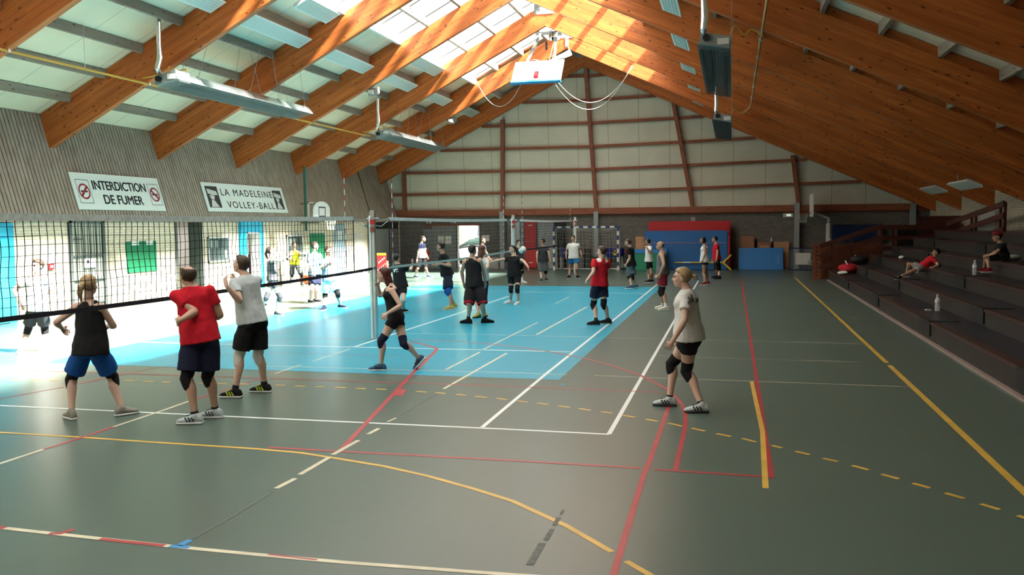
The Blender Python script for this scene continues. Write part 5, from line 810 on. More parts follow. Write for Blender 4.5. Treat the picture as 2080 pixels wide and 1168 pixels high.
# ---- radiant heaters
def smooth(pts, n=6):
    P = [V(p) for p in pts]; P = [P[0]]+P+[P[-1]]; out = []
    for a, b, c, d in zip(P, P[1:], P[2:], P[3:]):
        for i in range(n): t_ = i/n; out.append(.5*((2*b)+(c-a)*t_+(2*a-5*b+4*c-d)*t_*t_+(3*b-a-3*c+d)*t_**3))
    return out+[P[-1]]
def heater(x, y0, label, tilt, left=True):
    z = 5.78; L_ = 6.9; t = thing('radiant_heater', label, 'heater', (x,y0,z), 'radiant tube heaters'); y1 = y0+L_; s = tilt
    def cs(p): # cross-section points, rotated about the heater axis by tilt
        return [(x+a*math.cos(s)-b*math.sin(s), z+a*math.sin(s)+b*math.cos(s)) for a, b in p]
    hood = cs([(-.34,-.12),(-.22,.1),(.22,.1),(.34,-.12),(.32,-.13),(.2,.07),(-.2,.07),(-.32,-.13)])
    MB().prism([(a,y0+.55,b) for a,b in hood], (0,L_-.55,0)).build('reflector_hood', M['alu'], t)
    gr = MB(); lo = cs([(-.33,-.14),(.33,-.14)]); (ax,az),(bx,bz) = lo
    for k in range(12): u = k/11; gr.bar((ax+(bx-ax)*u,y0+.1,az+(bz-az)*u),(ax+(bx-ax)*u,y1,az+(bz-az)*u),.008,.012)
    for k in range(57): yy = y0+.1+(L_-.1)*k/56; gr.bar((ax,yy,az),(bx,yy,bz),.008,.012)
    gr.build('wire_guard', M['grey'] if left else M['dgrey'], t)  # left guards lighter: the hood's reflection put into their colour
    tb_ = MB()
    for a in (-.16,.16): (u,v_), = cs([(a,-.04)]); tb_.tube([(u,y0+.5,v_),(u,y1-.1,v_)],.05,10)
    tb_.build('tube', mat('burner tube', (.10,.10,.10), .5, .3, .5), t)
    bx_ = MB(); e = cs([(-.3,-.12),(-.3,.1),(.3,.1),(.3,-.12)]); bx_.prism([(a,y0,b) for a,b in e], (0,.55,0)); bb_ = bx_.build('burner_box', M['mgrey'], t); (lx,lz), = cs([(.15,-.02)]); MB().box((lx-.1,y0-.01,lz-.06),(lx+.12,y0,lz+.06)).build('name_plate', M['offwhite'], bb_); (lx,lz), = cs([(-.17,0)]); MB().tube([(lx,y0-.08,lz),(lx,y0,lz)],.07,12).build('fan_inlet', M['black'], bb_)
    zt_ = rb(x)+1.0; fx_ = x-.2 if left else x-.22
    MB().tube([(fx_,y0+.1,zt_),(fx_,y0+.08,z+.75),(fx_+.02,y0+.06,z+.45),(fx_,y0-.02,z+.2),(fx_,y0+.1,z+.08)],[.055,.055,.07,.06,.06],12).build('flue_pipe', M['alu'], t)
    for yy in (y0+1.0,y0+3.4,y0+5.0,y1-.3):
        c = MB()
        for a in (-.26,.26): (u,v_), = cs([(a,.08)]); c.tube([(u,yy,v_),(u+a*.3,yy+(.5 if yy < y0+4 else -.5),rb(x)+.85)],.006,4)
        c.tube([(q[0],yy,q[1]) for q in cs([(-.33,-.12),(-.24,.11),(.24,.11),(.33,-.12)])],.012,5)
        c.build('hanger_chain', M['grey'], t)
    hs = MB(); gx = x-1.07 if left else x+.92; hs.tube(smooth([(x+(.05 if left else .3),y0+.15,z+.12),(x+(-.1 if left else .4),y0+.3,z+.3),(x+(.1 if left else .55),y0+.45,z+.14),(x+(.2 if left else .7),y0+.5,z+.25),(gx,y0+.6,z+.12)]),.014,6); hs.build('gas_hose', M['ygas'], t)
    return t
heater(-13.1,18.6,'long silver radiant heater under the left roof, the nearer one',.22); heater(-13.1,32.0,'long silver radiant heater under the left roof, the farther one',.22)
heater(-.36,18.0,'dark radiant heater under the right roof, the nearer one',-.2,False); heater(-.36,31.2,'dark radiant heater under the right roof, the farther one',-.2,False)
g = MB(); g.tube([(-14.17,YF+.2,5.79),(-14.17,32.8,5.79),(-14.17,33.4,5.82)],.027,8); o = tag(g.build('gas_pipe', M['ygas'], None, True), 'yellow gas pipe running along under the left rafters', 'pipe'); c = MB()
for y in FR[2:]: c.box((-14.21,y-.03,5.76),(-14.13,y+.03,5.86))
for y in (17.2,21.6,26.1): c.tube([(-14.17,y,5.8),(-14.17,y,rb(-14.17)+1.0)],.006,4)
c.build('clip', M['galv'], o)
g = MB(); g.tube([(.55,YF+.2,6.0),(.55,30.5,6.0),(.3,31.6,5.9)],.027,8); o = tag(g.build('gas_pipe', mat('shaded yellow gas pipe', (.42,.22,.08), .5, .3), None, True), 'yellow gas pipe running along under the right rafters', 'pipe'); c = MB()  # same yellow pipe darkened: shade on this side put into its colour
for y in (15.0,19.43,21.5,23.86,26,28.3): c.box((.51,y-.03,5.96),(.59,y+.03,6.04)); c.tube([(.55,y,6.0),(.55,y,rb(.55)+.9)],.006,4)
c.build('clip', M['galv'], o)
# ---- ceiling lights
LAMPD = mat('lamp diffuser', (.50,.60,.57), .4, .4)
def lamp(x, y0, y1, z, label, side):
    t = thing('ceiling_light', label, 'light', (x,y0,z), 'ceiling lights'); sl = -math.atan(SL) if side < 0 else math.atan(SR); cx, sx = math.cos(sl), math.sin(sl)
    def q(a, b): return (x+a*cx+b*sx, z-a*sx+b*cx)
    pr = [q(-.25,0),q(.25,0),q(.2,.09),q(-.2,.09)]; MB().prism([(a,y0,b) for a,b in pr], (0,y1-y0,0)).build('housing', M['white'], t)
    g = MB()
    for k in range(5): a = -.16+.32*k/4; p = q(a,-.008); g.bar((p[0],y0+.08,p[1]),(p[0],y1-.08,p[1]),.016,.012)
    g.build('louvre', M['white'], t); df = MB().prism([(a,y0+.06,b) for a,b in (q(-.21,-.002),q(.21,-.002),q(.21,-.004),q(-.21,-.004))], (0,y1-y0-.12,0)); df.build('diffuser', LAMPD, t)
    h = MB()
    for y in (y0+.3,(y0+y1)/2,y1-.3): p = q(0,.11); h.tube([(p[0],y,p[1]),(p[0],y,rb(x)+.83)],.01,5)
    h.build('hanger', M['grey'], t); return t
for k, y in enumerate((37.85,33.6,29.3,25.0,20.45,16.0,11.6)):
    lamp(-12.0,y,y+3.2,7.46,'white louvred ceiling light over the left side, in the %s bay from the gable' % ORD[k],-1)
for y, n_ in ((29.7,'third'),(21.4,'fifth')): lamp(-10.95,y,y+2.9 if y > 25 else y+1.9,8.02,'white ceiling light just below the skylight edge, in the %s bay from the gable' % n_,-1)
for k, y in enumerate((37.8,33.5,29.2,24.9,20.4,15.9)):
    lamp(-1.5,y,y+2.2,7.38,'pale louvred ceiling light under the right roof, in the %s bay from the gable' % ORD[k],1)
for k, y in enumerate((33.4,29.0)): lamp(7.0,y,y+2.6,3.25,'dusty ceiling light low over the bleachers, the %s one' % ('farther','nearer')[k],1)
o = MB().tube([(-7.3,36.0,8.8),(-6.45,36.0,9.18)],.12,12).build('tube_light', M['white'], None, True); tag(o, 'thick white tube light under the ridge behind the raised backboard', 'light'); MB().tube([(-6.5,36.0,9.2),(-6.6,36.0,9.55)],.02,6).build('bracket', M['grey'], o)
def flood(x, y, z, label):
    t = thing('flood_light', label, 'light', (x,y,z)); MB().tube([(x,y,z+.1),(x,y,rb(x)+.9)],.022,8).build('rod', M['white'], t); h = MB().bar((x-.02,y-.2,z-.06),(x+.02,y+.2,z+.1),.22,.2).build('housing', M['alu'], t); g = MB()
    for k in range(5): g.bar((x-.13,y-.18+.09*k,z-.05+.03*k),(x+.13,y-.18+.09*k,z-.05+.03*k),.015,.24)
    g.build('cooling_fin', M['grey'], h)
flood(-12.0,28.62,6.8,'small flood light on a white rod under left rafters, the nearer one'); flood(-12.0,37.42,6.8,'small flood light on a white rod under left rafters, the farther one')
# ---- raised basketball backboard under the ridge
t = thing('ceiling_backboard', 'white backboard with blue lower edge folded up under the ridge', 'basketball hoop', (-6.85,31.2,8)); bx_ = frame_mx((-6.83,31.0,7.28),(1,0,0),(0,.66,.75))
g = MB(); g.add([bx_ @ V((x,y,z)) for z in (0,-.05) for x,y in ((-.9,0),(.9,0),(.9,1.1),(-.9,1.1))], [(0,1,2,3),(7,6,5,4),(0,4,5,1),(1,5,6,2),(2,6,7,3),(3,7,4,0)]); bd = g.build('board', M['white'], t)
g = MB(); g.add([bx_ @ V((x,y,z)) for z in (.03,-.08) for x,y in ((-.91,-.06),(.91,-.06),(.91,.03),(-.91,.03))], [(0,1,2,3),(7,6,5,4),(0,4,5,1),(1,5,6,2),(2,6,7,3),(3,7,4,0)]); g.build('edge_pad', mat('pad blue', (.03,.22,.48), .5, .3), bd)
MB().add([bx_ @ V((x,y,z)) for z in (0,.1) for x,y in ((-.08,.15),(.08,.15),(.08,.42),(-.08,.42))], [(3,2,1,0),(4,5,6,7),(0,1,5,4),(1,2,6,5),(2,3,7,6),(3,0,4,7)]).build('rim_mount', M['red'], t)
MB().tube([bx_ @ V((.22*math.cos(a),.45,.12+.24+.22*math.sin(a))) for a in [2*PI*k/18 for k in range(18)]],.01,6,0,True).build('rim', M['grey'], t)
g = MB()
for sx in (-.6,.6): g.bar(bx_ @ V((sx,.5,-.05)), (RX+sx*.5,33.2,9.4), .08, .08)
g.bar((RX-.5,33.2,9.4),(RX+.5,33.2,9.4),.1,.1); g.build('frame', M['dgrey'], t); pr = MB()
for dx in (-.1,0,.12): pr.tube([(RX+.25+dx,33.0,9.15),(RX+.25+dx,33.08,9.15)],.09,12); pr.bar((RX+.25+dx,33.04,9.15),(RX+.25+dx,33.04,9.5),.02,.02)
pr.build('pulley', M['grey'], t); tag_ = MB().box((RX-.08,33.0,8.75),(RX-.02,33.08,9.05)).build('hook', M['dark'], t)
def cat_rope(a, b, dip, n=16):
    a, b = V(a), V(b); return [a.lerp(b, k/n)+V((0,0,-dip*4*(k/n)*(1-k/n))) for k in range(n+1)]
def rope(pts_list, label):
    g = MB()
    for p in pts_list: g.tube(p,.008,5)
    tag(g.build('rope', M['netwht'], None, True), label, 'rope')
rope([cat_rope((-6.19,31.15,7.22),(-3.6,32.6,7.92),1.25)],'white hanging rope right of raised backboard, the lower loop'); rope([cat_rope((-6.05,31.15,7.22),(-3.55,32.6,7.92),1.0)],'white hanging rope right of raised backboard, the upper loop')
rope([cat_rope((-9.2,31.6,7.5),(-7.4,31.3,7.3),.9)],'thin rope loop hanging left of the raised backboard'); rope([[(-6.4,32.9,9.1),(-6.4,31.75,8.05)],[(-6.5,32.9,9.1),(-6.5,31.75,8.05)]],'taut pair of cords from ridge pulleys to raised backboard')
# ================================================================ people
def remesh(mb, vox, sm=3):
    me = bpy.data.meshes.new('r'); me.from_pydata(mb.v, [], mb.f)
    bm = bmesh.new(); bm.from_mesh(me); bmesh.ops.recalc_face_normals(bm, faces=bm.faces); bm.to_mesh(me); bm.free()
    o = bpy.data.objects.new('r', me); C.objects.link(o); md = o.modifiers.new('r', 'REMESH'); md.mode = 'VOXEL'; md.voxel_size = vox; md.adaptivity = 0
    if sm: sn = o.modifiers.new('s', 'SMOOTH'); sn.iterations = sm; sn.factor = .5
    dg = bpy.context.evaluated_depsgraph_get(); r = bpy.data.meshes.new_from_object(o.evaluated_get(dg))
    bpy.data.objects.remove(o); bpy.data.meshes.remove(me); return r
def put(name, me, mats, par, fold=0, seed=0):
    me.name = name; me.materials.clear()
    for m in (mats if isinstance(mats, (list, tuple)) else [mats]): me.materials.append(m)
    if fold:
        ns = [v.normal.copy() for v in me.vertices]
        for v, n in zip(me.vertices, ns):
            c = v.co; v.co = c+n*fold*(noise.noise(V((c.x*9+seed, c.y*9, c.z*5)))+.6*noise.noise(V((c.x*20, c.y*20+seed, c.z*14))))
    me.polygons.foreach_set('use_smooth', [True]*len(me.polygons))
    o = bpy.data.objects.new(name, me); C.objects.link(o); o.parent = par
    if par.type == 'EMPTY': o.matrix_parent_inverse = MW(par).inverted()
    return o
def limb(mb, pts, rad, n=12, hint=None, asp=None, flat=False):
    # tapering closed tube through pts with rounded ends
    P = [V(p) for p in pts]; rings = []
    d0 = (P[1]-P[0]).normalized(); d1 = (P[-1]-P[-2]).normalized(); ref = V(hint) if hint is not None else d0.orthogonal()
    def ax(d): b = d.cross(ref); b = b.normalized() if b.length > 1e-4 else d.orthogonal().normalized(); a = b.cross(d).normalized(); return a, b
    k = len(P)
    a, b = ax(d0); rings += [(P[0]-d0*rad[0]*.7, a, b, rad[0]*.45, rad[0]*.45)]
    for i in range(k):
        d = (P[min(i+1,k-1)]-P[max(i-1,0)]).normalized(); a, b = ax(d); q = asp[i] if asp else 1; rings.append((P[i], a, b, rad[i], rad[i]*q))
    a, b = ax(d1)
    if not flat: rings += [(P[-1]+d1*rad[-1]*.7, a, b, rad[-1]*.45, rad[-1]*.45)]
    mb.loft(rings, n)
def ellip(mb, c, ax, r, n=10):
    b = len(mb.v); mb.ball((0,0,0), 1, n); X, Y, Z = ax
    for i in range(b, len(mb.v)): v = mb.v[i]; mb.v[i] = tuple(V(c)+X*(v[0]*r[0])+Y*(v[1]*r[1])+Z*(v[2]*r[2]))
SK = {'pale': mat('skin pale', (.56,.36,.28), .5, .3), 'mid': mat('skin mid', (.46,.27,.19), .5, .3), 'tan': mat('skin tan', (.34,.185,.125), .5, .3)}
HA = {'brown': mat('hair brown', (.05,.03,.02), .5, .3, nz=.4, nscale=40), 'black': mat('hair black', (.014,.011,.010), .45, .3), 'blond': mat('hair blond', (.33,.22,.11), .5, .3, nz=.4, nscale=40), 'red': mat('hair dark red', (.075,.018,.016), .45, .3, nz=.4, nscale=40), 'auburn': mat('hair auburn', (.11,.045,.028), .5, .3, nz=.4, nscale=40), 'stub': mat('hair stubble', (.10,.065,.05), .6, .2)}
CL = {}
def cloth(c):
    if c not in CL:
        col = {'white':(.72,.72,.70),'black':(.014,.013,.015),'red':(.50,.012,.025),'blue':(.015,.085,.33),'sky':(.17,.28,.38),'grey':(.115,.115,.12),'lgrey':(.46,.50,.51),'navy':(.016,.018,.04),'dgrey':(.045,.045,.05),'yellow':(.62,.62,.03),'mgrey':(.14,.145,.15),'maroon':(.20,.018,.028),'taupe':(.27,.25,.22),'bblue':(.02,.18,.46),'cream':(.62,.60,.55),'pattern':(.33,.33,.34),'mid':(.10,.10,.11),'lime':(.5,.62,.05),'ltee':(.60,.58,.57),'steel':(.05,.09,.15),'gold':(.40,.34,.10)}[c]
        CL[c] = mat('cloth '+c, col, .88, .15, nz=.35 if c == 'pattern' else .06, nscale=60 if c == 'pattern' else 12, bump=.15, bscale=120)
    return CL[c]
EYE = mat('eye', (.02,.015,.012), .2, .5); LIP = mat('lips', (.36,.13,.11), .5, .3)
def person(key, label, skin='pale', hair=('brown','short'), top=('tee','white'), bot=('black',.8), pads=(None,None), socks=None, shoes=('black','white'), near=False, top2=None, longpads=False, loose=1.0, extra=None, slv=.55, hemt=-.02):
    H, by, hb, hy, hp, fem, wt, J = FIG[key]; k = H/1.75; J = {a: V(b) for a, b in J.items()}
    pel, nk, hd = J['pel'], J['nk'], J['hd']; w_ = wt
    base = V(((J['aL'].x+J['aR'].x)/2, (J['aL'].y+J['aR'].y)/2, min(J['aL'].z, J['aR'].z)-.085*k))
    T = thing('person', label, 'person', base)
    up = (nk-pel).normalized(); Ls = (J['sL']-J['sR']); Ls = (Ls-up*Ls.dot(up)).normalized(); Lh = (J['hL']-J['hR']).normalized(); L0 = (Lh-up*Lh.dot(up)).normalized()
    sp = (nk-pel).length; sw = (J['sL']-J['sR']).length/2
    def tor(t):   # torso frame at height t along the spine
        q = min(1, max(0, (t-.1)/.75)); a = L0.lerp(Ls, q).normalized(); f_ = a.cross(up).normalized() * 1.0
        return pel+up*(sp*t), a, -f_ if False else f_
    F = Ls.cross(up).normalized()          # chest direction
    vox = .0075 if near else .011; n = 14
    # proportions (half width, half depth) along the spine
    hipw = (.172 if fem else .160)*k*w_; wst = (.135 if fem else .148)*k*w_; chs = (.155 if fem else .172)*k*w_**.7
    prof = [(-.16,.5*hipw,.07*k),(-.08,.9*hipw,.105*k*w_),(.03,hipw,.122*k*w_),(.14,.97*hipw,.115*k*w_),(.32,wst,.100*k*w_),(.48,wst*1.04,.105*k*w_),(.66,chs*.97,.118*k*w_**.7),(.80,chs,.115*k*w_**.6),(.90,sw*.88,.092*k),(.965,sw*.52,.072*k),(1.0,.062*k,.06*k),(1.05,.052*k,.052*k)]
    def torso(mb, t0, t1, off, prof=prof, bust=True):
        rings = []
        ts = sorted(set([t0, t1]+[p[0] for p in prof if t0 < p[0] < t1]))
        for t in ts:
            for (a, wa, da), (b, wb, db) in zip(prof, prof[1:]):
                if a <= t <= b: u = (t-a)/(b-a); wv, dv = wa+(wb-wa)*u, da+(db-da)*u; break
            else: wv, dv = (prof[0][1:] if t < prof[0][0] else prof[-1][1:])
            c, a_, f_ = tor(t); c = c+f_*(.012*k*math.sin(PI*max(0,min(1,t)))); o_ = off(t) if callable(off) else off
            rings.append((c, a_, f_, wv+o_, dv+o_))
        mb.loft(rings, 18)
    B = MB(); torso(B, -.16, 1.05, 0)
    if fem:
        for s in (1,-1): c, a_, f_ = tor(.70); ellip(B, c+a_*s*.07*k+f_*.085*k, (a_, f_, up), (.065*k,.055*k*w_,.06*k))
    for s in 'LR':      # buttocks
        c, a_, f_ = tor(.0); ellip(B, J['h'+s]-f_*.045*k-up*.015, (a_, f_, up), (.082*k*w_,.078*k*w_,.095*k))
    # head
    hf = V((math.cos(math.radians(hy))*math.cos(math.radians(hp)), math.sin(math.radians(hy))*math.cos(math.radians(hp)), math.sin(math.radians(hp))))
    zc = V((0,0,1)) if H > 0 else up; hl = V((0,0,1)).cross(hf).normalized(); hu = hf.cross(hl).normalized(); hk = k**.4*.98
    def hp_(f_, l_, u_): return hd+hf*f_*hk+hl*l_*hk+hu*u_*hk
    limb(B, [nk-up*.03, nk.lerp(hp_(-.03,0,-.06),.5), hp_(-.02,0,-.06)], [.062*k,.054*k,.054*k])
    ellip(B, hp_(-.012,0,.028), (hl,hf,hu), (.074*hk,.094*hk,.088*hk), 12); ellip(B, hp_(.022,0,-.035), (hl,hf,hu), (.060*hk,.066*hk,.078*hk), 12); ellip(B, hp_(.058,0,-.088), (hl,hf,hu), (.028*hk,.026*hk,.022*hk))
    B.loft([(hp_(.078,0,.018),hl,hf,.010*hk,.012*hk),(hp_(.094,0,-.008),hl,hf,.013*hk,.016*hk),(hp_(.104,0,-.026),hl,hf,.017*hk,.018*hk),(hp_(.090,0,-.036),hl,hf,.016*hk,.014*hk)], 8); ellip(B, hp_(.082,0,-.058), (hl,hf,hu), (.024*hk,.014*hk,.012*hk)); ellip(B, hp_(.076,0,.032), (hl,hf,hu), (.05*hk,.016*hk,.012*hk))
    for s in (1,-1): ellip(B, hp_(-.012,s*.077,-.008), (hl,hf,hu), (.010*hk,.020*hk,.030*hk)); ellip(B, hp_(.055,s*.036,-.022), (hl,hf,hu), (.026*hk,.024*hk,.026*hk))
    # arms and hands
    for s, sg in (('L',1),('R',-1)):
        sh, e, wr, ft = J['s'+s], J['e'+s], J['w'+s], J['f'+s]; g = (w_**.5)*(.9 if fem else 1)*k
        ellip(B, sh-up*.012, (Ls,F,up), (.062*g,.058*g,.062*g)); limb(B, [sh, sh.lerp(e,.45), e], [.054*g,.049*g,.040*g]); limb(B, [e, e.lerp(wr,.3), wr.lerp(e,.25), wr], [.041*g,.044*g,.032*g,.026*g])
        hdv = (ft-wr).normalized(); inn = (-Ls*sg); pn = (inn-hdv*inn.dot(hdv)); pn = pn.normalized() if pn.length > .15 else hdv.orthogonal().normalized(); pside = hdv.cross(pn).normalized(); hs = k*(.92 if fem else 1)
        if pside.dot(F)*sg < 0 and False: pside = -pside
        fs = 1 if pside.dot(F) > 0 else -1; thumb = pside*fs
        c0 = wr+hdv*.045*hs; ellip(B, c0, (pside,pn,hdv), (.040*hs,.018*hs,.055*hs)); limb(B, [wr, wr+hdv*.05*hs], [.026*hs,.028*hs])
        fr = max(.0095, vox*.98)*hs
        for i, (o_, ln) in enumerate(((-.030,.060),(-.010,.075),(.011,.080),(.031,.070))):
            st = wr+hdv*.085*hs+thumb*o_*1.15*hs; cu = .30+.12*(3-i); m1 = st+(hdv+pn*cu*.6+thumb*o_*4).normalized()*ln*.55*hs; m2 = m1+(hdv*.75+pn*(cu+.35)).normalized()*ln*.5*hs
            limb(B, [st-hdv*.02*hs, st, m1, m2], [fr]*3+[fr*.85], 8)
        tb = wr+hdv*.03*hs+thumb*.03*hs; limb(B, [tb, tb+(thumb*.8+hdv*.7+pn*.3).normalized()*.035*hs, tb+(thumb*.55+hdv*.9+pn*.4).normalized()*.07*hs], [fr*1.25,fr*1.1,fr*.9], 8)
    # legs
    LG = {}
    for s in 'LR':
        h, kn, an, to = J['h'+s], J['k'+s], J['a'+s], J['t'+s]; g = w_*k*(1.06 if fem else 1); fd = (to-an); fd = V((fd.x,fd.y,fd.z)).normalized(); LG[s] = fd
        sd = (kn-h).normalized(); shn = (an-kn).normalized(); back = -(fd-shn*fd.dot(shn)).normalized()
        limb(B, [h, h.lerp(kn,.35), h.lerp(kn,.75), kn], [.090*g,.082*g,.062*g,.054*k*w_**.5], 14); ellip(B, kn-back*.012*k, (sd.orthogonal().normalized(), sd.cross(sd.orthogonal()).normalized(), sd), (.052*k,.052*k,.06*k))
        limb(B, [kn, kn.lerp(an,.28)+back*.016*k, kn.lerp(an,.62)+back*.006*k, an], [.051*k*w_**.5,.056*k*w_**.6,.042*k,.036*k], 14); limb(B, [an, an+(to-an)*.7], [.035*k,.03*k])
    body = put('body', remesh(B, vox, 3), SK[skin], T)
    # face details
    for s in (1,-1):
        e_ = MB(); ellip(e_, hp_(.084,s*.031,.010), (hl,hf,hu), (.012*hk,.006*hk,.0065*hk), 8); e_.build('eye', EYE, body, True)
        b_ = MB(); limb(b_, [hp_(.090,s*.014,.030), hp_(.089,s*.032,.035), hp_(.078,s*.050,.029)], [.004,.005,.003], 6); b_.build('eyebrow', HA[hair[0]] if hair[1] != 'bald' else HA['brown'], body, True)
    l_ = MB(); ellip(l_, hp_(.0935,0,-.0575), (hl,hf,hu), (.019*hk,.006*hk,.007*hk), 8); l_.build('lips', LIP, body, True)
    # hair
    hm = HA[hair[0]]; st = hair[1]; Hh = MB(); ellip(Hh, hp_(-.018,0,.032), (hl,hf,hu), (.087*hk,.104*hk,.098*hk), 22)
    low = {'short':-.045,'bald':-.04,'pony':-.03,'long':-.11,'bob':-.085,'bun':-.03,'curly':-.06,'thin':-.05}[st]
    for i, p in enumerate(Hh.v):
        q = V(p)-hd; f_, u_, l2 = q.dot(hf)/hk, q.dot(hu)/hk, q.dot(hl)/hk
        line = .062+.4*max(0,f_-.03) if st != 'bald' else 9
        hide = (f_ > .012 and u_ < line) or u_ < low-.02 or (abs(l2) > .055 and f_ > -.005 and u_ < .03)
        if st == 'thin': hide = hide or (u_ > .095 and abs(l2) < .06) or f_ > .035
        if st == 'bald': hide = f_ > -.045 or u_ > .062 or u_ < low
        if hide: Hh.v[i] = tuple(hd+(hp_(-.012,0,.02)-hd)+(V(p)-hp_(-.012,0,.02))*.72)
        else: Hh.v[i] = tuple(V(p)+(V(p)-hp_(0,0,.02)).normalized()*(.006 if st != 'bald' else -.006)*(1+.9*noise.noise(V(p)*(28 if st == 'curly' else 18))))
    if st == 'short': limb(Hh, [hp_(.062,.03,.098), hp_(.045,-.01,.112), hp_(.02,-.05,.10)], [.016,.022,.018], 8)
    if st in ('pony','bun'):
        limb(Hh, [hp_(-.105,0,.035), hp_(-.128,0,.03)], [.022,.022], 8)
        if st == 'pony': limb(Hh, [hp_(-.125,0,.03), hp_(-.16,0,-.01), hp_(-.165,.01,-.09), hp_(-.15,.0,-.17)], [.024,.034,.032,.012], 10)
        else: limb(Hh, [hp_(-.125,0,.03), hp_(-.165,.01,.02), hp_(-.19,.015,-.02)], [.02,.026,.010], 10)
    if st == 'long':
        for a, r in (((-.06,.0),.065),((-.04,.055),.035),((-.04,-.055),.035)): limb(Hh, [hp_(a[0],a[1],.0), hp_(a[0]-.03,a[1],-.09), hp_(a[0]-.055,a[1]*.9,-.17), hp_(a[0]-.06,a[1]*.7,-.22)], [r,r*.95,r*.75,r*.35], 10)
    if st == 'bob':
        for a, r in (((-.06,.0),.07),((-.03,.06),.034),((-.03,-.06),.034)): limb(Hh, [hp_(a[0],a[1],.02), hp_(a[0],a[1],-.06), hp_(a[0]+.005,a[1],-.10)], [r,r,r*.6], 10)
    hr = put('hair', remesh(Hh, .007 if near else .010, 2), hm, body)
    # top
    tt, tc = top; Tm = MB(); prof0 = [(-.3,1.02*hipw,.135*k*w_),(-.08,1.03*hipw,.135*k*w_)]+[(a,b,max(c,.13*k*w_) if a < .2 else c) for a,b,c in prof if a > -.05]; prof0 = [(a, max(b, (.93 if not fem else .88)*hipw) if .1 < a < .6 else b, max(c, .112*k*w_) if .1 < a < .6 else c) for a,b,c in prof0]; fit = loose < 1; prof0 = prof if fit else prof0
    if tt == 'tee':
        torso(Tm, hemt, .985, lambda t: ((.027+.018*max(0,1-max(t,0)/.5))*k*(1+.3*(loose-1)) if t < .5 else .015*k*(1+.6*(loose-1))) if t < .9 else .012*k, prof0)
        for s in 'LR':
            sh, e = J['s'+s], J['e'+s]; limb(Tm, [sh, sh.lerp(e,slv*.5), sh.lerp(e,slv*1.05)], [.066*k*w_**.5,.067*k*w_**.5,.068*k*w_**.5], 14, flat=True); ellip(Tm, sh-up*.008, (Ls,F,up), (.069*k*w_**.3,.068*k*w_**.3,.069*k*w_**.3)); limb(Tm, [sh+up*.008, nk-up*.042+(sh-nk)*.25], [.048*k,.045*k])
    else:
        pr2 = [(a,b,c) if a < .84 else (a, b*(.62 if tt == 'tank' else .78), c) for a, b, c in prof0]
        torso(Tm, hemt, .955 if tt == 'tank' else .97, lambda t: ((.008 if fit else .022+.018*max(0,1-max(t,0)/.5))*k*(1+.3*(loose-1)) if t < .5 else (.009 if fit else .013)*k*(1+.6*(loose-1))) if t < .84 else .006*k, pr2)
        for s in 'LR':
            sh = J['s'+s]; limb(Tm, [pel+up*sp*.80+(Ls if s == 'L' else -Ls)*sw*.55+F*.085*k, nk.lerp(sh,.62)+up*.028*k, pel+up*sp*.80+(Ls if s == 'L' else -Ls)*sw*.55-F*.085*k], [.03*k,.026*k,.03*k], 8)
    if fem:
        for s in (1,-1): c, a_, f_ = tor(.70); ellip(Tm, c+a_*s*.07*k+f_*.09*k, (a_, f_, up), (.075*k,.06*k*w_,.07*k))
    for s in 'LR':
        pass
    tm = remesh(Tm, .010 if near else .013, 10 if near else 6); mats = [cloth(tc)]+([cloth(top2[0])] if top2 else [])
    to = put('shirt' if tt == 'tee' else 'tank_top', tm, mats, T, .009*k, hash(key) % 97 if False else len(key)*3)
    if top2:
        for p in tm.polygons:
            q = p.center-pel; p.material_index = 1 if top2[1](q.dot(up)/sp, q.dot(Ls)/sw, q.dot(F)/(.1*k), p.center) else 0
    # shorts
    bc, fr_ = bot[:2]; ls = bot[2] if len(bot) > 2 else 1.0; Sm = MB(); torso(Sm, -.16, .19, .016*k)
    for s in 'LR':
        h, kn = J['h'+s], J['k'+s]; g = w_*k*(1.06 if fem else 1); c, a_, f_ = tor(0); ellip(Sm, h-f_*.036*k-up*.012, (a_,f_,up), (.098*k*w_,.100*k*w_,.11*k))
        limb(Sm, [h-up*.02, h.lerp(kn,fr_*.5), h.lerp(kn,fr_)], [.096*g,.098*g*ls,(.098*ls-.03*fr_*(ls < 1.04))*g], 16, flat=True)
    sm_ = put('shorts', remesh(Sm, .010 if near else .013, 3), cloth(bc), T, .008*k, 5)
    # knee pads, socks, shoes
    for s, pc in zip('LR', pads):
        h, kn, an, to_ = J['h'+s], J['k'+s], J['a'+s], J['t'+s]; fd = LG[s]; sd = (kn-h).normalized(); shn = (an-kn).normalized(); fwd_ = (fd-shn*fd.dot(shn)).normalized(); g = w_**.5
        if pc:
            m = MB(); a = .68 if longpads else .76; limb(m, [h.lerp(kn,a), h.lerp(kn,.9)+fwd_*.006, kn+fwd_*.016*k, kn.lerp(an,.14)+fwd_*.008, kn.lerp(an,.26)], [.072*k*w_**.8,.068*k*g,.068*k*g,.064*k*g,.058*k*g], 14); put('knee_pad', remesh(m, .009, 2), cloth(pc), T)
        if socks:
            m = MB(); t0 = socks[1]; limb(m, [kn.lerp(an,1-t0), kn.lerp(an,1-t0*.4), an-V((0,0,.02))], [.046*k if t0 > .3 else .041*k,.041*k,.041*k], 12); m.build('sock', cloth(socks[0]), T, True)
        ff = V((fd.x,fd.y,0)); tilt = to_.z-.03-(an.z-.085*k)
        f2 = (to_-V((0,0,.03))-(an-V((0,0,.085*k)))); f2 = f2.normalized(); sdv = f2.cross(V((0,0,1))).normalized(); u2 = sdv.cross(f2).normalized(); hl0 = an-u2*.085*k
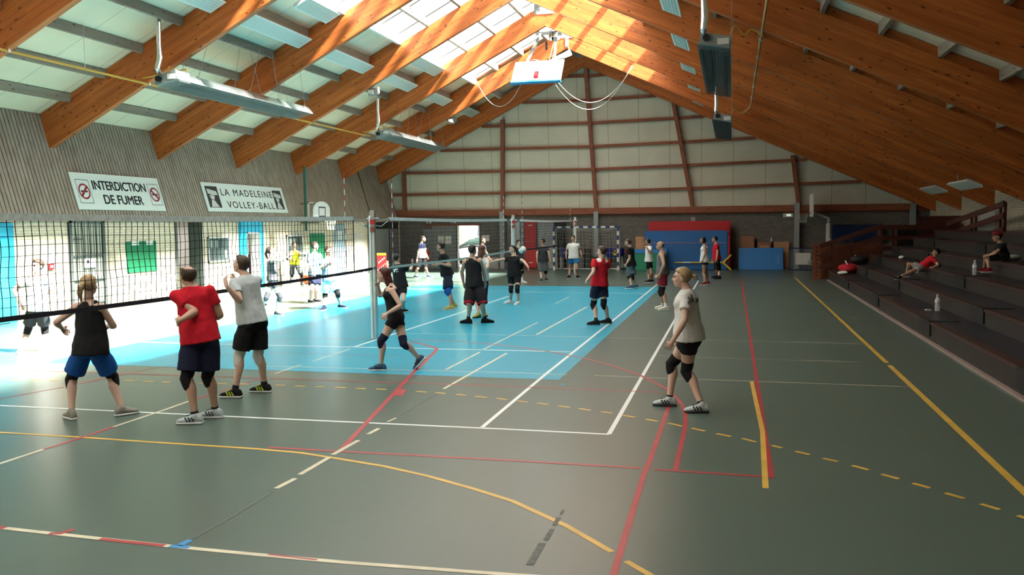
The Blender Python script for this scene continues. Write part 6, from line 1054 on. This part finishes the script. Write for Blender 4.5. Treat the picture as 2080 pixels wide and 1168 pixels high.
        sh_ = MB(); shp = [(-.085,.030,.03,.060),(-.068,.039,.04,.100),(-.02,.043,.045,.118),(.03,.045,.040,.104),(.08,.050,.033,.084),(.13,.052,.028,.069),(.178,.042,.022,.056),(.203,.022,.014,.040)]
        def ring(x, wv, z0, z1, sc=1): return (hl0+f2*x*k+u2*((z0+z1)/2*k), sdv, u2, wv*k*sc, (z1-z0)/2*k*1.12)
        sh_.loft([ring(x,wv,.014,zt_) for x,wv,_,zt_ in shp], 14); limb(sh_, [an-u2*.02*k, an+u2*.018*k], [.050*k,.048*k], 14)
        so_ = put('shoe', remesh(sh_, .007 if near else .011, 2), cloth(shoes[0]), T); m = MB(); m.loft([ring(x,wv,-.003,.030,1.07) for x,wv,_,_ in shp], 14); m.build('sole', cloth(shoes[1]), so_, True)
        if near and len(shoes) > 2:
            st_ = MB()
            for sg in (1,-1):
                for x in (.0,.035,.07): st_.bar(hl0+f2*x*k+sdv*sg*.052*k+u2*.034*k, hl0+f2*(x+.03)*k+sdv*sg*.042*k+u2*.080*k, .009, .012)
            for x in (.055,.075,.095): st_.bar(hl0+f2*x*k-sdv*.022*k+u2*(.103-.32*(x-.055))*k, hl0+f2*x*k+sdv*.022*k+u2*(.103-.32*(x-.055))*k, .007, .007)
            st_.build('lace', cloth(shoes[2]), so_)
    return T, J, dict(pel=pel, up=up, sp=sp, L=Ls, F=F, sw=sw, k=k, hp_=hp_, tor=tor)
BK = ('black',.85)
person('white_left','man in white tee and dark grey shorts standing in sunlight by blue door','pale',('brown','short'),('tee','white'),('dgrey',.72,1.1),('black','black'),('white',.25),('white','white'),True)
person('blue_shorts','blonde woman from behind in black tank top and blue shorts','pale',('blond','pony'),('vest','black'),('blue',.78,1.08),('black','black'),None,('taupe','white'),True,hemt=-.10)
person('red_near','balding man in red tee and black shorts seen from behind by the nearest net','mid',('brown','thin'),('tee','red'),('navy',.82,1.16),('black','black'),('black',.12),('lgrey','white','dgrey'),True,hemt=-.06)
person('white_near','tall man in white tee and black shorts with raised hands, white knee pads','pale',('brown','short'),('tee','lgrey'),('black',.8,1.16),('cream','cream'),('black',.16),('black','white','lime'),True,longpads=True)
person('grey_top','woman in grey tank top reaching up with both arms in sunlight','pale',('brown','pony'),('tank','grey'),('dgrey',.45),('dgrey','dgrey'),None,('dgrey','white'))
T, J, D = person('yellow_top','person in yellow vest and grey trousers by the brick wall','mid',('brown','short'),('tank','yellow'),('mgrey',.95,1.05),('black','black'),('mgrey',.8),('mgrey','white'))
volley((J['wL']+V((.12,-.14,.03))),.105,'ball held out by the person in the yellow vest',[M['white'],M['dgrey'],M['offwhite']])
tag(MB().box((-16.2,30.9,0),(-15.7,31.4,.32)).build('orange_crate', mat('orange plastic', (.55,.13,.04), .5, .3), None, False, .03), 'orange crate on the floor behind the person in the yellow vest', 'crate')
person('blue_tee','bearded man in light blue tee and navy shorts with arms down','pale',('brown','short'),('tee','sky'),('navy',.68,1.12),(None,None),('white',.1),('black','white'),slv=.7,loose=1.5)
person('white_blue','man in white and blue shirt and white shorts clasping his hands','mid',('brown','short'),('tee','white'),('white',.8,1.2),('black','black'),None,('navy','white'),top2=('sky',lambda t,l,f,c: l < -.55))
person('red_hair','red-haired woman in black tank top and shorts striding past net post','pale',('red','long'),('tank','black'),('black',.40),('navy','navy'),None,('steel','white','navy'),True,hemt=.06,loose=.99)
person('black_print','woman in black tee with white print on her back behind the net','pale',('black','short'),('tee','black'),('black',.55),(None,None),None,('black','white'),top2=('white',lambda t,l,f,c: f < -.3 and .66 < t < .80 and abs(l) < .42 and noise.noise(c*22) > -.18))
person('walker','man in dark blue top walking along the dark back wall','pale',('brown','short'),('tee','navy'),('black',.9,1.05),(None,None),('white',.3),('steel','white'),top2=('white',lambda t,l,f,c: t < .62 and f > .2))
person('red_child','small child in a red shirt by the back wall behind the walking man','tan',('black','short'),('tee','red'),('maroon',.7),(None,None),None,('dgrey','white'))
person('black_tee','dark-haired man in black tee and navy shorts with blue knee pads and yellow shoes','mid',('black','short'),('tee','black'),('navy',.86,1.16),('blue','blue'),None,('gold','cream'))
T, J, D = person('black_tank','man in black tank top and long black shorts with red hem, seen from behind','mid',('black','short'),('vest','black'),('black',.98,1.2),(None,None),('black',.22),('black','black'),hemt=-.08)
for s in 'LR':
    h, kn = J['h'+s], J['k'+s]; m = MB(); m.tube([h.lerp(kn,.955), h.lerp(kn,1.03)], [.120,.121], 18); m.build('red_hem', cloth('red'), [c for c in T.children if c.name.startswith('shorts')][0], True)
person('long_hair','person with long auburn hair in pale tee behind the man in black tank top','pale',('auburn','long'),('tee','lgrey'),('navy',.9,1.12),(None,None),None,('gold','black'))
person('behind','person half hidden behind the long-haired player near open doorway','mid',('brown','short'),('tee','dgrey'),('black',.8,1.1),(None,None),None,('black','white'))
person('black_woman','smiling woman in black tee and shorts with arms spread out','pale',('black','pony'),('tee','black'),('black',.62),('black','black'),None,('white','white'),hemt=-.06,slv=.45)
person('behind_ball','dark-haired person hidden behind the flying ball and woman in black','pale',('black','short'),('tee','dgrey'),('black',.6),('black','black'),('white',.3),('white','white'))
T, J, D = person('dark_tee','person in dark grey tee and grey knee-length shorts wearing glasses','pale',('brown','curly'),('tee','dgrey'),('mgrey',.92,1.08),('black',None),None,('dgrey','lgrey'))
gl = MB(); hp_ = D['hp_']
for s in (1,-1): gl.tube([hp_(.095+.0*a,s*.031+.02*math.cos(a),.010+.016*math.sin(a)) for a in [2*PI*q/12 for q in range(12)]],.003,5,0,True); gl.tube([hp_(.094,s*.05,.012),hp_(.0,s*.082,.008)],.003,5)
gl.build('glasses', M['black'], T)
person('blue_short_man','man in white tee and bright blue shorts standing before the goal','mid',('brown','short'),('tee','white'),('bblue',.5,1.12),(None,None),('black',.14),('black','white'),loose=1.3)
person('red_back','man in red shirt with white shoulder panels seen from behind, black knee pads','pale',('brown','short'),('tee','red'),('navy',.62,1.14),('black','black'),('black',.16),('black','dgrey'),top2=('white',lambda t,l,f,c: t > .865 and .28 < abs(l) < .80 and f < .1),loose=1.3)
person('black_grey','dark-haired man in black tee with white cuff and grey shorts','mid',('brown','short'),('tee','black'),('mgrey',.86,1.14),('black','black'),('lgrey',.12),('steel','white'),hemt=-.08,loose=1.3)
T, J, D = person('white_whistle','man in white tee and black shorts holding a hand to his mouth','tan',('black','short'),('tee','white'),('black',.55,1.1),(None,None),None,('black','white'))
person('grey_tank','bald man in grey tank top and dark red shorts in profile','mid',('stub','bald'),('tank','grey'),('maroon',.66,1.16),('black','black'),('white',.22),('cream','white'),hemt=-.05)
person('white_vest','woman in white sleeveless top and black shorts at the far right of court','tan',('black','bob'),('tank','white'),('black',.3,1.1),(None,None),None,('maroon','white'),hemt=-.10,loose=1.5)
person('red_far','man in red tee and long black shorts next to the blue mat','mid',('black','short'),('tee','red'),('black',.98,1.14),(None,None),('mid',.12),('black','black'),hemt=-.03)
person('front_woman','blonde woman in white tee and black shorts walking in the right foreground','pale',('blond','bun'),('tee','ltee'),('black',.40),('black','black'),('black',.10),('lgrey','dgrey','black'),True,hemt=-.03,loose=1.2,longpads=True,top2=('mgrey',lambda t,l,f,c: f < -.35 and .72 < t < .88 and l > -.2 and noise.noise(c*25) > -.1))
person('boy_lying','boy in red tee and patterned shorts leaning back on the bleachers','mid',('black','short'),('tee','red'),('pattern',.72,1.15),(None,None),('white',.15),('black','white'))
T, J, D = person('boy_sitting','boy in black tee and red cap sitting on the bleachers at the right','mid',('black','short'),('tee','black'),('black',.85,1.1),(None,None),None,('maroon','white'))
hp_ = D['hp_']; hf_ = (hp_(1,0,0)-hp_(0,0,0)).normalized(); hl_ = (hp_(0,1,0)-hp_(0,0,0)).normalized(); hu_ = hf_.cross(hl_); cp = MB(); cp.loft([(hp_(-.012,0,u),hl_,hf_,.098*q,.115*q) for u, q in ((.045,1),(.07,1.0),(.10,.85),(.128,.5),(.137,.1))],16); cp.loft([(hp_(.085,0,.055),hl_,hu_,.07,.006),(hp_(.14,0,.048),hl_,hu_,.062,.006),(hp_(.17,0,.042),hl_,hu_,.03,.006)],12); cp.build('cap', cloth('maroon'), T, True)
